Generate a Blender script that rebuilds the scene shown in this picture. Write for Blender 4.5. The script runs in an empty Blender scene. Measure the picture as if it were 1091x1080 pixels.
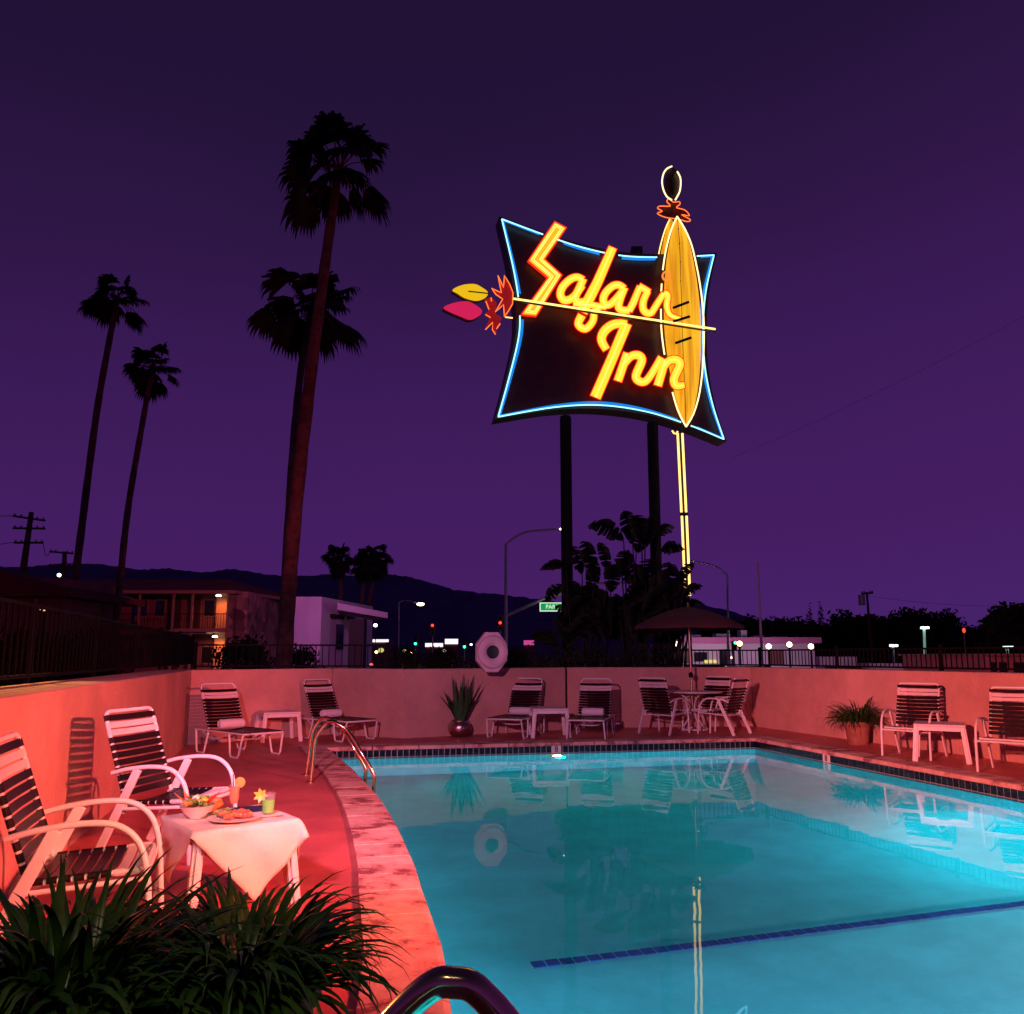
import bpy, bmesh, math, random
from mathutils import Vector, Matrix, geometry
V = Vector; R = math.radians; PI = math.pi
random.seed(7)
scene = bpy.context.scene
COL = scene.collection

# ------------------------------------------------------------------ camera
F = 880.0; CX = 545.5; CY = 560.0; PITCH = R(8.9); H = 1.4
cam_d = bpy.data.cameras.new('camera'); cam = bpy.data.objects.new('camera', cam_d); COL.objects.link(cam)
cam.location = (0, 0, H); cam.rotation_euler = (R(90) + PITCH, 0, 0)
cam_d.sensor_width = 36; cam_d.lens = 36 * F / 1091; cam_d.shift_y = (CY - 540) / 1091
cam_d.clip_start = .05; cam_d.clip_end = 12000
scene.camera = cam
cp, sp = math.cos(PITCH), math.sin(PITCH)
def ray(x, y):
    xc = (x - CX) / F; yc = (CY - y) / F
    d = V((xc, cp - yc * sp, sp + yc * cp)); return d / d.y
def P(x, y, d): return V((0, 0, H)) + ray(x, y) * d
def G(x, y, z=0.0):
    r = ray(x, y); return V((0, 0, H)) + r * ((z - H) / r.z)

# ------------------------------------------------------------------ materials
def mat(name, col, rough=.5, metal=0, var=.0, vs=6, bump=0, bs=60, col2=None, emit=None, es=1, spec=None, trans=0, coord='Object', det=4, coat=0):
    m = bpy.data.materials.new(name); m.use_nodes = True
    nt = m.node_tree; n = nt.nodes; b = n['Principled BSDF']; L = nt.links
    b.inputs['Base Color'].default_value = (*col, 1); b.inputs['Roughness'].default_value = rough
    b.inputs['Metallic'].default_value = metal
    if spec is not None: b.inputs['Specular IOR Level'].default_value = spec
    if trans: b.inputs['Transmission Weight'].default_value = trans
    if coat: b.inputs['Coat Weight'].default_value = coat
    tc = n.new('ShaderNodeTexCoord')
    if var or col2:
        ns = n.new('ShaderNodeTexNoise'); ns.inputs['Scale'].default_value = vs; ns.inputs['Detail'].default_value = det
        ns.inputs['Roughness'].default_value = .65
        L.new(tc.outputs[coord], ns.inputs['Vector'])
        rp = n.new('ShaderNodeValToRGB'); L.new(ns.outputs['Fac'], rp.inputs['Fac'])
        c2 = col2 if col2 else tuple(min(1, c * (1 + var)) for c in col)
        c1 = col if col2 else tuple(c * (1 - var) for c in col)
        rp.color_ramp.elements[0].position = .38; rp.color_ramp.elements[1].position = .62
        rp.color_ramp.elements[0].color = (*c1, 1); rp.color_ramp.elements[1].color = (*c2, 1)
        L.new(rp.outputs['Color'], b.inputs['Base Color'])
        mr = n.new('ShaderNodeMapRange'); L.new(ns.outputs['Fac'], mr.inputs['Value'])
        mr.inputs['To Min'].default_value = max(0, rough - .1); mr.inputs['To Max'].default_value = min(1, rough + .1)
        L.new(mr.outputs['Result'], b.inputs['Roughness'])
    if bump:
        nb = n.new('ShaderNodeTexNoise'); nb.inputs['Scale'].default_value = bs; nb.inputs['Detail'].default_value = 5
        L.new(tc.outputs[coord], nb.inputs['Vector'])
        bp = n.new('ShaderNodeBump'); bp.inputs['Strength'].default_value = bump; bp.inputs['Distance'].default_value = .02
        L.new(nb.outputs['Fac'], bp.inputs['Height']); L.new(bp.outputs['Normal'], b.inputs['Normal'])
    if emit:
        b.inputs['Emission Color'].default_value = (*emit, 1); b.inputs['Emission Strength'].default_value = es
    return m
def nodes(m): return m.node_tree.nodes, m.node_tree.links, m.node_tree.nodes['Principled BSDF']

M = {}
M['stucco'] = mat('stucco', (.60, .33, .27), .85, var=.13, vs=1.1, bump=.6, bs=32, det=8)
M['deck'] = mat('deck_paint', (.56, .125, .115), .5, var=.18, vs=1.3, bump=.12, bs=25, det=9)
M['white_metal'] = mat('white_powder_coat', (.78, .74, .72), .35, var=.04, vs=9)
M['brown_strap'] = mat('brown_vinyl', (.016, .005, .005), .38, spec=.22, var=.2, vs=20)
M['white_strap'] = mat('white_vinyl', (.74, .64, .62), .35, var=.05, vs=14)
M['resin'] = mat('white_resin', (.78, .72, .71), .4, var=.04, vs=5)
M['towel'] = mat('towel', (.82, .76, .80), .95, bump=.5, bs=120)
M['cloth'] = mat('tablecloth', (.80, .68, .56), .9, bump=.6, bs=9, var=.03, vs=4)
M['steel'] = mat('polished_steel', (.80, .56, .33), .14, metal=1, var=.05, vs=8)
M['black_metal'] = mat('black_metal', (.006, .005, .005), .6, spec=.08)
M['dark_panel'] = mat('sign_black_paint', (.06, .016, .018), .45, var=.2, vs=2)
M['post'] = mat('post_paint', (.008, .006, .008), .6, var=.2, vs=2, spec=.1)
M['trunk'] = mat('palm_trunk', (.13, .055, .045), .9, var=.45, vs=3, bump=.8, bs=10)
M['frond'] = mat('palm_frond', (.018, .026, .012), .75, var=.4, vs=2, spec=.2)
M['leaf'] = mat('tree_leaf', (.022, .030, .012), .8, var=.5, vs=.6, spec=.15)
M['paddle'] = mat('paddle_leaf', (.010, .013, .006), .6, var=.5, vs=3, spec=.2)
M['strapleaf'] = mat('strap_leaf', (.010, .045, .008), .38, col2=(.045, .11, .015), vs=6)
M['swordleaf'] = mat('sword_leaf', (.03, .09, .03), .4, var=.5, vs=14)
M['terracotta'] = mat('terracotta', (.30, .12, .08), .8, var=.2, vs=8, bump=.2, bs=30)
M['bronze'] = mat('hammered_metal', (.50, .36, .32), .28, metal=1, bump=.4, bs=22)
M['soil'] = mat('soil', (.03, .02, .015), .95, bump=.8, bs=50)
M['asphalt'] = mat('asphalt', (.045, .045, .05), .9, var=.2, vs=.3, bump=.2, bs=8)
M['umbrella'] = mat('umbrella_canvas', (.055, .012, .02), .9, var=.08, vs=5)
M['brass'] = mat('umbrella_pole_metal', (.45, .28, .2), .35, metal=.8)
M['hill'] = mat('mountain', (.12, .10, .22), 1, var=.15, vs=.004, spec=0)  # haze put into this bluish base colour
M['grout'] = mat('grout', (.36, .40, .40), .8, var=.1, vs=20)
M['tile'] = mat('navy_tile', (.010, .016, .035), .12, var=.5, vs=11)
M['lane'] = mat('lane_tile', (.02, .05, .22), .3, var=.3, vs=12)
M['marker'] = mat('marker_tile', (.8, .74, .7), .3)
M['ink'] = mat('black_ink', (.01, .01, .012), .5)
M['ring'] = mat('ring_white', (.72, .55, .62), .5, var=.05, vs=6, bump=.15, bs=10)
M['hole'] = mat('ring_hole', (.012, .014, .02), .6)
M['bldg_red'] = mat('rose_plaster', (.20, .07, .08), .9, var=.1, vs=.6)
M['bldg_warm'] = mat('warm_plaster', (.55, .28, .18), .9, var=.06, vs=.8)
M['roof'] = mat('roof_gravel', (.10, .02, .022), .95, var=.3, vs=.8, bump=.4, bs=6)
M['trim'] = mat('roof_trim', (.28, .17, .15), .7)
M['door'] = mat('dark_door', (.045, .012, .012), .5)
M['glassdark'] = mat('dark_glass', (.012, .012, .02), .12)
M['offwhite'] = mat('painted_block', (.60, .48, .60), .85, var=.06, vs=.7, bump=.1, bs=8)
M['grey'] = mat('galvanized', (.35, .33, .36), .5, metal=.4, var=.1, vs=4)
M['wood'] = mat('pole_wood', (.05, .03, .025), .9, var=.3, vs=2)
M['carpaint'] = mat('dark_car_paint', (.02, .02, .03), .25, coat=.6)
M['rubber'] = mat('rubber', (.012, .012, .012), .8)
def em(name, col, s, base=None):
    return mat(name, base or tuple(.5 * c for c in col), .5, emit=col, es=s)
M['n_blue'] = em('neon_cyan', (.30, .78, 1), 2.0)
M['n_bluedim'] = em('cyan_tube_glow', (.0, .20, .70), 1.0, (.05, .2, .45))
M['n_yel'] = em('neon_yellow', (1, .62, .16), 2.2)
M['n_pale'] = em('neon_pale_yellow', (1, .78, .38), 2.0)
M['n_letter'] = em('neon_letter', (1, .80, .20), 1.6)
M['n_face'] = em('letter_face', (1, .66, .035), 1.25)
M['n_face2'] = em('letter_face_orange', (1, .46, .02), 1.05)
M['n_red'] = em('neon_red', (1, .045, .02), 1.6)
M['n_redch'] = em('letter_red_edge', (1, .022, .012), 1.0)  # red tube outline and its halo, put in as a glowing ribbon
M['n_orange'] = em('neon_orange', (1, .17, .03), 1.7)
M['burst'] = em('burst_plate', (.6, .015, .02), .35)
M['lf_yel'] = em('feather_yellow', (1, .60, .01), .85)
M['lf_pink'] = em('feather_pink', (.85, .02, .12), .75)
M['lampwarm'] = em('lamp_warm', (1, .62, .25), 14)
M['lampwhite'] = em('lamp_white', (1, .85, .55), 8)
M['lampcool'] = em('lamp_cool', (.55, 1, .85), 4)
M['lampgreen'] = em('lamp_green', (.05, 1, .45), 5)
M['lampred'] = em('lamp_red', (1, .03, .02), 5)
M['shoplit'] = em('lit_fascia', (.9, .8, .85), 1.3)
M['shoppink'] = em('lit_pink_sign', (.9, .1, .4), .6)
M['litwin'] = em('lit_window', (.8, .75, .2), .8)
M['green_sign'] = em('green_sign_face', (.0, .42, .13), .75)
M['white_sign'] = em('white_sign_legend', (.75, .95, .65), .9)

# shield / surfboard face: yellow panel, tube light put in as emission, with darker orange streaks along its length
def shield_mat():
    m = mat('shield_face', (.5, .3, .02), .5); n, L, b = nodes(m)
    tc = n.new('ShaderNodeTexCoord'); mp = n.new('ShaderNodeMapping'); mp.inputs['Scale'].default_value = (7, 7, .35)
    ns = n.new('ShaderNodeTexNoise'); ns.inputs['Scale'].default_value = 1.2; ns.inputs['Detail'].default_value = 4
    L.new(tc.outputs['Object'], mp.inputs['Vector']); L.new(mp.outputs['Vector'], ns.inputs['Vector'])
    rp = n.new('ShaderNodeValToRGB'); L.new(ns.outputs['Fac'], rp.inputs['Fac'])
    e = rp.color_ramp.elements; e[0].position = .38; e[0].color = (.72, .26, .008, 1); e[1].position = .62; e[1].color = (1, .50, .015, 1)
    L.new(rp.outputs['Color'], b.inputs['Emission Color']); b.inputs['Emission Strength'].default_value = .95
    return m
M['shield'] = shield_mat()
# worn, painted coping stones
def coping_mat():
    m = mat('coping_paint', (.5, .2, .18), .6); n, L, b = nodes(m)
    tc = n.new('ShaderNodeTexCoord')
    a = n.new('ShaderNodeTexNoise'); a.inputs['Scale'].default_value = 2.6; a.inputs['Detail'].default_value = 12; a.inputs['Roughness'].default_value = .78
    L.new(tc.outputs['Object'], a.inputs['Vector'])
    r = n.new('ShaderNodeValToRGB'); L.new(a.outputs['Fac'], r.inputs['Fac'])
    e = r.color_ramp.elements; e[0].position = .43; e[0].color = (.26, .09, .09, 1); e[1].position = .47; e[1].color = (.62, .32, .27, 1)
    x = r.color_ramp.elements.new(.58); x.color = (.74, .52, .43, 1)
    L.new(r.outputs['Color'], b.inputs['Base Color'])
    bp = n.new('ShaderNodeBump'); bp.inputs['Strength'].default_value = .5; bp.inputs['Distance'].default_value = .01
    L.new(a.outputs['Fac'], bp.inputs['Height']); L.new(bp.outputs['Normal'], b.inputs['Normal'])
    return m
M['coping'] = coping_mat()
# pool plaster, water tint and caustic-like mottling put into its colour
M['plaster'] = mat('pool_plaster', (.38, .76, .80), .85, var=.09, vs=2.2, det=12)
M['stone'] = None
def stone_mat():
    m = mat('flagstone', (.3, .2, .2), .8); n, L, b = nodes(m)
    tc = n.new('ShaderNodeTexCoord'); v = n.new('ShaderNodeTexVoronoi'); v.inputs['Scale'].default_value = 1.6
    L.new(tc.outputs['Object'], v.inputs['Vector'])
    r = n.new('ShaderNodeValToRGB'); L.new(v.outputs['Color'], r.inputs['Fac'])
    r.color_ramp.elements[0].color = (.05, .03, .04, 1); r.color_ramp.elements[1].color = (.42, .28, .28, 1)
    L.new(r.outputs['Color'], b.inputs['Base Color'])
    bp = n.new('ShaderNodeBump'); bp.inputs['Distance'].default_value = .1; L.new(v.outputs['Distance'], bp.inputs['Height']); L.new(bp.outputs['Normal'], b.inputs['Normal'])
    return m
M['stone'] = stone_mat()
def water_mat():
    m = bpy.data.materials.new('pool_water'); m.use_nodes = True; n = m.node_tree.nodes; L = m.node_tree.links; n.clear()
    o = n.new('ShaderNodeOutputMaterial'); g = n.new('ShaderNodeBsdfGlass'); g.inputs['IOR'].default_value = 1.33
    g.inputs['Roughness'].default_value = .0; g.inputs['Color'].default_value = (.93, .98, 1, 1)
    tc = n.new('ShaderNodeTexCoord'); ns = n.new('ShaderNodeTexNoise'); ns.inputs['Scale'].default_value = 1.7; ns.inputs['Detail'].default_value = 2
    bp = n.new('ShaderNodeBump'); bp.inputs['Strength'].default_value = .08; bp.inputs['Distance'].default_value = .02
    L.new(tc.outputs['Object'], ns.inputs['Vector']); L.new(ns.outputs['Fac'], bp.inputs['Height'])
    L.new(bp.outputs['Normal'], g.inputs['Normal']); L.new(g.outputs['BSDF'], o.inputs['Surface'])
    return m
M['water'] = water_mat()
def glass_mat(name, col):
    m = mat(name, col, .05, trans=1); m.node_tree.nodes['Principled BSDF'].inputs['IOR'].default_value = 1.35; return m
M['glass'] = mat('clear_glass', (.5, .5, .5), .05); M['glass'].node_tree.nodes['Principled BSDF'].inputs['Alpha'].default_value = .09
M['drink_orange'] = mat('orange_drink', (.9, .16, .01), .2)
M['drink_green'] = mat('green_drink', (.15, .6, .03), .2)
M['ceramic'] = mat('ceramic', (.8, .72, .62), .25)
M['meat'] = mat('glazed_meat', (.42, .07, .03), .35, col2=(.75, .25, .10), vs=35, bump=.6, bs=60)
M['greens'] = mat('lettuce', (.08, .22, .03), .5, col2=(.25, .4, .08), vs=30)
M['orangefood'] = mat('orange_flesh', (.85, .28, .05), .5, var=.2, vs=30)
M['redfood'] = mat('red_pepper', (.6, .03, .02), .35, var=.2, vs=20)
M['yellowfood'] = mat('yellow_fruit', (.85, .55, .06), .45, var=.15, vs=20)
M['cream'] = mat('cream', (.85, .8, .7), .5)
M['bread'] = mat('bread_crust', (.55, .22, .06), .7, var=.3, vs=20, bump=.3, bs=40)
M['navy'] = mat('navy_napkin', (.012, .014, .05), .9, bump=.3, bs=40)

# ------------------------------------------------------------------ mesh builder
class MB:
    def __init__(s): s.v = []; s.f = []
    def add(s, vs, fs):
        o = len(s.v); s.v += [V(p) for p in vs]; s.f += [tuple(i + o for i in f) for f in fs]; return s
    def quad(s, *p): return s.add(p, [tuple(range(len(p)))])
    def box(s, c, d, rz=0):
        hx, hy, hz = d[0] / 2, d[1] / 2, d[2] / 2; m = Matrix.Rotation(rz, 3, 'Z')
        vs = [V(c) + m @ V((x, y, z)) for z in (-hz, hz) for x, y in ((-hx, -hy), (hx, -hy), (hx, hy), (-hx, hy))]
        return s.add(vs, [(3, 2, 1, 0), (4, 5, 6, 7), (0, 1, 5, 4), (1, 2, 6, 5), (2, 3, 7, 6), (3, 0, 4, 7)])
    def beam(s, a, b, w, h, up=(0, 0, 1)):
        a = V(a); b = V(b); t = (b - a).normalized(); u = V(up)
        if abs(t.dot(u.normalized())) > .98: u = V((0, 1, 0))
        x = t.cross(u).normalized() * w / 2; y = x.cross(t).normalized() * h / 2
        vs = [q + e for q in (a, b) for e in (-x - y, x - y, x + y, -x + y)]
        return s.add(vs, [(0, 1, 2, 3), (7, 6, 5, 4), (0, 4, 5, 1), (1, 5, 6, 2), (2, 6, 7, 3), (3, 7, 4, 0)])
    def tube(s, pts, r, n=8, closed=False, flat=1.0):
        pts = [V(p) for p in pts]; k = len(pts); rs = r if isinstance(r, (list, tuple)) else [r] * k
        tg = []
        for i in range(k):
            if closed: t = pts[(i + 1) % k] - pts[i - 1]
            else: t = pts[min(i + 1, k - 1)] - pts[max(i - 1, 0)]
            tg.append(t.normalized() if t.length > 1e-9 else V((0, 0, 1)))
        u = V((0, 0, 1)) if abs(tg[0].z) < .9 else V((1, 0, 0))
        vs = []; u = (u - tg[0] * u.dot(tg[0])).normalized()
        for i in range(k):
            u = u - tg[i] * u.dot(tg[i])
            u = u.normalized() if u.length > 1e-6 else tg[i].orthogonal().normalized()
            w = tg[i].cross(u)
            for j in range(n):
                a = 2 * PI * j / n; vs.append(pts[i] + u * (math.cos(a) * rs[i]) + w * (math.sin(a) * rs[i] * flat))
        fs = []
        for i in range(k if closed else k - 1):
            for j in range(n):
                a = i * n + j; b = i * n + (j + 1) % n; c = ((i + 1) % k) * n + (j + 1) % n; d = ((i + 1) % k) * n + j
                fs.append((a, b, c, d))
        if not closed: fs += [tuple(range(n - 1, -1, -1)), tuple((k - 1) * n + j for j in range(n))]
        return s.add(vs, fs)
    def lathe(s, prof, c=(0, 0, 0), n=24, mtx=None):
        vs = []; c = V(c)
        for r, z in prof:
            for j in range(n):
                p = V((r * math.cos(2 * PI * j / n), r * math.sin(2 * PI * j / n), z))
                vs.append(c + (mtx @ p if mtx else p))
        fs = [(i * n + j, i * n + (j + 1) % n, (i + 1) * n + (j + 1) % n, (i + 1) * n + j) for i in range(len(prof) - 1) for j in range(n)]
        if prof[0][0] > 1e-5: fs.append(tuple(range(n - 1, -1, -1)))
        if prof[-1][0] > 1e-5: fs.append(tuple((len(prof) - 1) * n + j for j in range(n)))
        return s.add(vs, fs)
    def prism(s, pts, off):
        pts = [V(p) for p in pts]; off = V(off); k = len(pts)
        tris = geometry.tessellate_polygon([pts])
        vs = pts + [p + off for p in pts]
        fs = [tuple(t) for t in tris] + [tuple(i + k for i in reversed(t)) for t in tris]
        fs += [(i, (i + 1) % k, (i + 1) % k + k, i + k) for i in range(k)]
        return s.add(vs, fs)
    def ball(s, c, r, n=10, sz=1.0):
        k = max(4, n // 2); return s.lathe([(r * math.sin(PI * i / k) if 0 < i < k else 0.0, -r * sz * math.cos(PI * i / k)) for i in range(k + 1)], c, n)
    def build(s, name, m, parent=None, smooth=False, bevel=0):
        me = bpy.data.meshes.new(name); off = V(parent.location) if parent else V((0, 0, 0))
        if parent and parent.parent: off = off + V(parent.parent.location)
        pp = parent
        me.from_pydata([v - off for v in s.v], [], s.f); me.update()
        bm = bmesh.new(); bm.from_mesh(me)
        bmesh.ops.remove_doubles(bm, verts=bm.verts, dist=1e-5)
        if smooth != 'leaf': bmesh.ops.recalc_face_normals(bm, faces=bm.faces)
        bm.to_mesh(me); bm.free()
        me.materials.append(m if not isinstance(m, str) else M[m])
        if smooth:
            me.polygons.foreach_set('use_smooth', [True] * len(me.polygons))
            if smooth is True:
                try: me.set_sharp_from_angle(angle=R(40))
                except Exception: pass
        o = bpy.data.objects.new(name, me); COL.objects.link(o)
        if parent: o.parent = parent
        if bevel:
            b = o.modifiers.new('bevel', 'BEVEL'); b.width = bevel; b.segments = 2; b.limit_method = 'ANGLE'
        return o
def tag(o, label=None, cat=None, group=None, kind=None):
    if label: o['label'] = label
    if cat: o['category'] = cat
    if group: o['group'] = group
    if kind: o['kind'] = kind
    return o
def thing(name, label, cat, loc=(0, 0, 0), group=None):
    o = bpy.data.objects.new(name, None); COL.objects.link(o); o.location = loc; o.empty_display_size = .1
    return tag(o, label, cat, group)
def dup(root, loc, rz=0, label=None, scale=1.0):
    r = root.copy(); COL.objects.link(r); r.location = loc; r.rotation_euler = (0, 0, rz); r.scale = (scale,) * 3
    if label: r['label'] = label
    for ch in list(root.children):
        c = ch.copy(); COL.objects.link(c); c.parent = r
        for g in list(ch.children):
            d = g.copy(); COL.objects.link(d); d.parent = c
    return r
def put(root, loc, rz=0, scale=1.0):
    root.location = loc; root.rotation_euler = (0, 0, rz); root.scale = (scale,) * 3; return root
def smooth(pts, n=6, closed=False):
    pts = [V(p) for p in pts]; k = len(pts); out = []
    for i in range(k if closed else k - 1):
        p0 = pts[(i - 1) % k] if closed or i > 0 else pts[0]; p1 = pts[i]; p2 = pts[(i + 1) % k]
        p3 = pts[(i + 2) % k] if closed or i + 2 < k else pts[-1]
        for j in range(n):
            t = j / n
            out.append(.5 * ((2 * p1) + (p2 - p0) * t + (2 * p0 - 5 * p1 + 4 * p2 - p3) * t * t + (3 * p1 - p0 - 3 * p2 + p3) * t ** 3))
    if not closed: out.append(pts[-1])
    return out
def text_mesh(txt, size, extr):
    c = bpy.data.curves.new('t', 'FONT'); c.body = txt; c.size = size; c.extrude = extr; c.align_x = 'CENTER'; c.align_y = 'CENTER'; c.offset = size * .012
    o = bpy.data.objects.new('t', c); COL.objects.link(o); bpy.context.view_layer.update()
    me = bpy.data.meshes.new_from_object(o.evaluated_get(bpy.context.evaluated_depsgraph_get()))
    bpy.data.objects.remove(o); vs = [v.co.copy() for v in me.vertices]; fs = [tuple(p.vertices) for p in me.polygons]
    return vs, fs
def add_text(mb, txt, size, extr, mtx):
    vs, fs = text_mesh(txt, size, extr); mb.add([mtx @ v for v in vs], fs)
def frame_mtx(origin, xdir, zup=(0, 0, 1)):
    x = V(xdir).normalized(); z = V(zup); n = x.cross(z).normalized()   # text plane: x right, up z, facing n
    up = n.cross(x).normalized()
    m = Matrix((x, up, n)).transposed().to_4x4(); m.translation = V(origin); return m

# ------------------------------------------------------------------ world and exposure
w = bpy.data.worlds.new('World'); scene.world = w; w.use_nodes = True
n = w.node_tree.nodes; L = w.node_tree.links; bg = n['Background']
tc = n.new('ShaderNodeTexCoord'); sx = n.new('ShaderNodeSeparateXYZ'); rp = n.new('ShaderNodeValToRGB')
ns = n.new('ShaderNodeTexNoise'); ns.inputs['Scale'].default_value = 1.6; ns.inputs['Detail'].default_value = 3
ma = n.new('ShaderNodeMath'); ma.operation = 'MULTIPLY_ADD'; ma.inputs[1].default_value = .17
L.new(tc.outputs['Generated'], sx.inputs[0]); L.new(tc.outputs['Generated'], ns.inputs['Vector'])
L.new(ns.outputs['Fac'], ma.inputs[0]); mb_ = n.new('ShaderNodeMath'); mb_.operation = 'MULTIPLY_ADD'; mb_.inputs[1].default_value = -.10; L.new(sx.outputs['X'], mb_.inputs[0]); L.new(sx.outputs['Z'], mb_.inputs[2]); L.new(mb_.outputs[0], ma.inputs[2]); L.new(ma.outputs[0], rp.inputs['Fac'])
e = rp.color_ramp.elements
e[0].position = .0; e[0].color = (.058, .018, .150, 1); e[1].position = 1; e[1].color = (.008, .004, .022, 1)
for p_, c_ in ((.08, (.062, .016, .140)), (.18, (.060, .0130, .124)), (.30, (.053, .0120, .112)), (.42, (.044, .0108, .094)), (.55, (.029, .0085, .064)), (.68, (.018, .0065, .040))):
    x = e.new(p_); x.color = (*c_, 1)
L.new(rp.outputs['Color'], bg.inputs['Color']); bg.inputs['Strength'].default_value = 1.0
vs_ = scene.view_settings; vs_.view_transform = 'Standard'; vs_.look = 'None'; vs_.exposure = 0; vs_.gamma = 1
scene.cycles.use_denoising = True
scene.cycles.max_bounces = 8; scene.cycles.caustics_reflective = False; scene.cycles.caustics_refractive = False
scene.cycles.sample_clamp_indirect = 4

# ------------------------------------------------------------------ lights
def lamp(name, loc, target, energy, col, size=.12, angle=100, blend=.6, kind='SPOT'):
    l = bpy.data.lights.new(name, kind); l.energy = energy; l.color = col; l.shadow_soft_size = size
    if kind == 'SPOT': l.spot_size = R(angle); l.spot_blend = blend
    o = bpy.data.objects.new(name, l); COL.objects.link(o); o.location = loc
    o.rotation_euler = (V(target) - V(loc)).to_track_quat('-Z', 'Y').to_euler(); return o

# ------------------------------------------------------------------ pool outline
WZ = -.15
R0 = G(804, 786.5); R1 = G(1091, 838); ru = (R1 - R0).normalized()
Rend = R0 + ru * 17.5
curve_px = [(346, 797), (370, 817.5), (386.7, 835), (398, 848), (408, 863), (420, 885), (430, 908), (437, 925), (444, 950), (457, 990), (467, 1030)]
curve = [G(*p) for p in curve_px] + [V((-.16, 2.6, 0)), V((-.04, 1.6, 0)), V((.06, .6, 0)), V((.1, -.6, 0))]
curve = [curve[0]] + smooth(curve[0:], 3)[1:]
BL = curve[0]
# inner loop: back-left -> back-right -> right end -> behind the camera -> back along the curve
def sub(a, b, k): return [a.lerp(b, i / k) for i in range(k)]
loop = sub(BL, R0, 20) + sub(R0, Rend, 36) + sub(Rend, V((1.0, -2.4, 0)), 8) + sub(V((1.0, -2.4, 0)), curve[-1], 4) + list(reversed(curve))[:-1]
def offset_loop(pts, d):
    out = []; k = len(pts)
    for i in range(k):
        a = pts[i - 1]; b = pts[i]; c = pts[(i + 1) % k]
        n1 = V(((b - a).y, -(b - a).x, 0)).normalized(); n2 = V(((c - b).y, -(c - b).x, 0)).normalized()
        m = (n1 + n2); m = m.normalized() if m.length > 1e-6 else n1
        out.append(b - m * d / max(.5, m.dot(n1)))
    return out
outer = offset_loop(loop, .34)
# coping stones
mb = MB(); k = len(loop); lens = 0; acc = 0
for i in range(k):
    a, b, c, d = loop[i], loop[(i + 1) % k], outer[(i + 1) % k], outer[i]
    if (b - a).length < .02: continue
    e1 = (b - a).normalized() * .008; es_ = e1 if acc == 0 else e1 * 0; acc += (b - a).length
    ee_ = e1 if acc > .36 else e1 * 0
    if acc > .36: acc = 0
    a2, b2, c2, d2 = a + es_, b - ee_, c - ee_, d + es_
    nin = (a - d).normalized() * .03
    z1, z0 = .022, -.035
    mb.add([a2 + nin + V((0, 0, z0)), b2 + nin + V((0, 0, z0)), c2 + V((0, 0, z0)), d2 + V((0, 0, z0)),
            a2 + nin + V((0, 0, z1 - .008)), b2 + nin + V((0, 0, z1 - .008)), c2 + V((0, 0, z1)), d2 + V((0, 0, z1)), a2 + V((0, 0, z1)), b2 + V((0, 0, z1))],
           [(0, 3, 2, 1), (4, 5, 9, 8), (8, 9, 6, 7), (0, 1, 5, 4), (1, 2, 6, 9, 5), (2, 3, 7, 6), (3, 0, 4, 8, 7)])
tag(mb.build('pool_coping', 'coping'), kind='structure')
def strip(pts_a, z0, pts_b, z1, closed=True):
    q = MB(); k = len(pts_a)
    for i in range(k if closed else k - 1):
        j = (i + 1) % k
        q.quad(pts_a[i] + V((0, 0, z0)), pts_a[j] + V((0, 0, z0)), pts_b[j] + V((0, 0, z1)), pts_b[i] + V((0, 0, z1)))
    return q
tag(strip(loop, -.036, loop, -.30).build('waterline_grout', 'grout'), kind='structure')
# tiles above the water
mb = MB(); inner_t = offset_loop(loop, -.006)
def tiles(a, b):
    d = b - a; Ln = d.length; t = d.normalized(); nn = V((t.y, -t.x, 0)); m_ = max(1, round(Ln / .092))
    for i in range(m_):
        p = a + t * ((i + .5) * Ln / m_) + nn * .004
        mb.box(p + V((0, 0, -.091)), (Ln / m_ - .013, .010, .098), math.atan2(t.y, t.x))
        mb.box(p + V((0, 0, -.198)), (Ln / m_ - .013, .010, .098), math.atan2(t.y, t.x))
tiles(BL, R0); tiles(R0, R0 + ru * 10)
cc = list(curve)
for i in range(len(cc) - 1): tiles(cc[i + 1], cc[i])
tag(mb.build('waterline_tiles', 'tile'), kind='structure')
# basin: slopes from the shallow break line to the deep end
def refr(x, y, z):
    p = G(x, y, WZ); d = ray(x, y).normalized(); eta = 1 / 1.333; c = -d.z
    t = eta * d + V((0, 0, eta * c - math.sqrt(1 - eta * eta * (1 - c * c))))
    return p + t * ((z - p.z) / t.z)
ZS = -1.15
La, Lb = refr(567, 1028, ZS), refr(1091, 962, ZS)
lt = (Lb - La).normalized(); ln = V((-lt.y, lt.x, 0))
def zf(p):
    s = (p - La).dot(ln); return ZS - max(0, min(1, s / 9.0)) * .9
fl = MB(); low = [V((p.x, p.y, zf(p))) for p in loop]
xs = [i * .5 for i in range(-9, 20)]; 
# floor grid large enough to pass under the walls
gv = []; gf = []; nx, ny = 46, 52
for j in range(ny):
    for i in range(nx):
        p = V((-5 + i * .3, -3.4 + j * .4, 0)); gv.append(V((p.x, p.y, zf(p))))
for j in range(ny - 1):
    for i in range(nx - 1):
        a = j * nx + i; c = (gv[a] + gv[a + nx + 1]) / 2
        gf.append((a, a + 1, a + nx + 1, a + nx))
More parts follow.
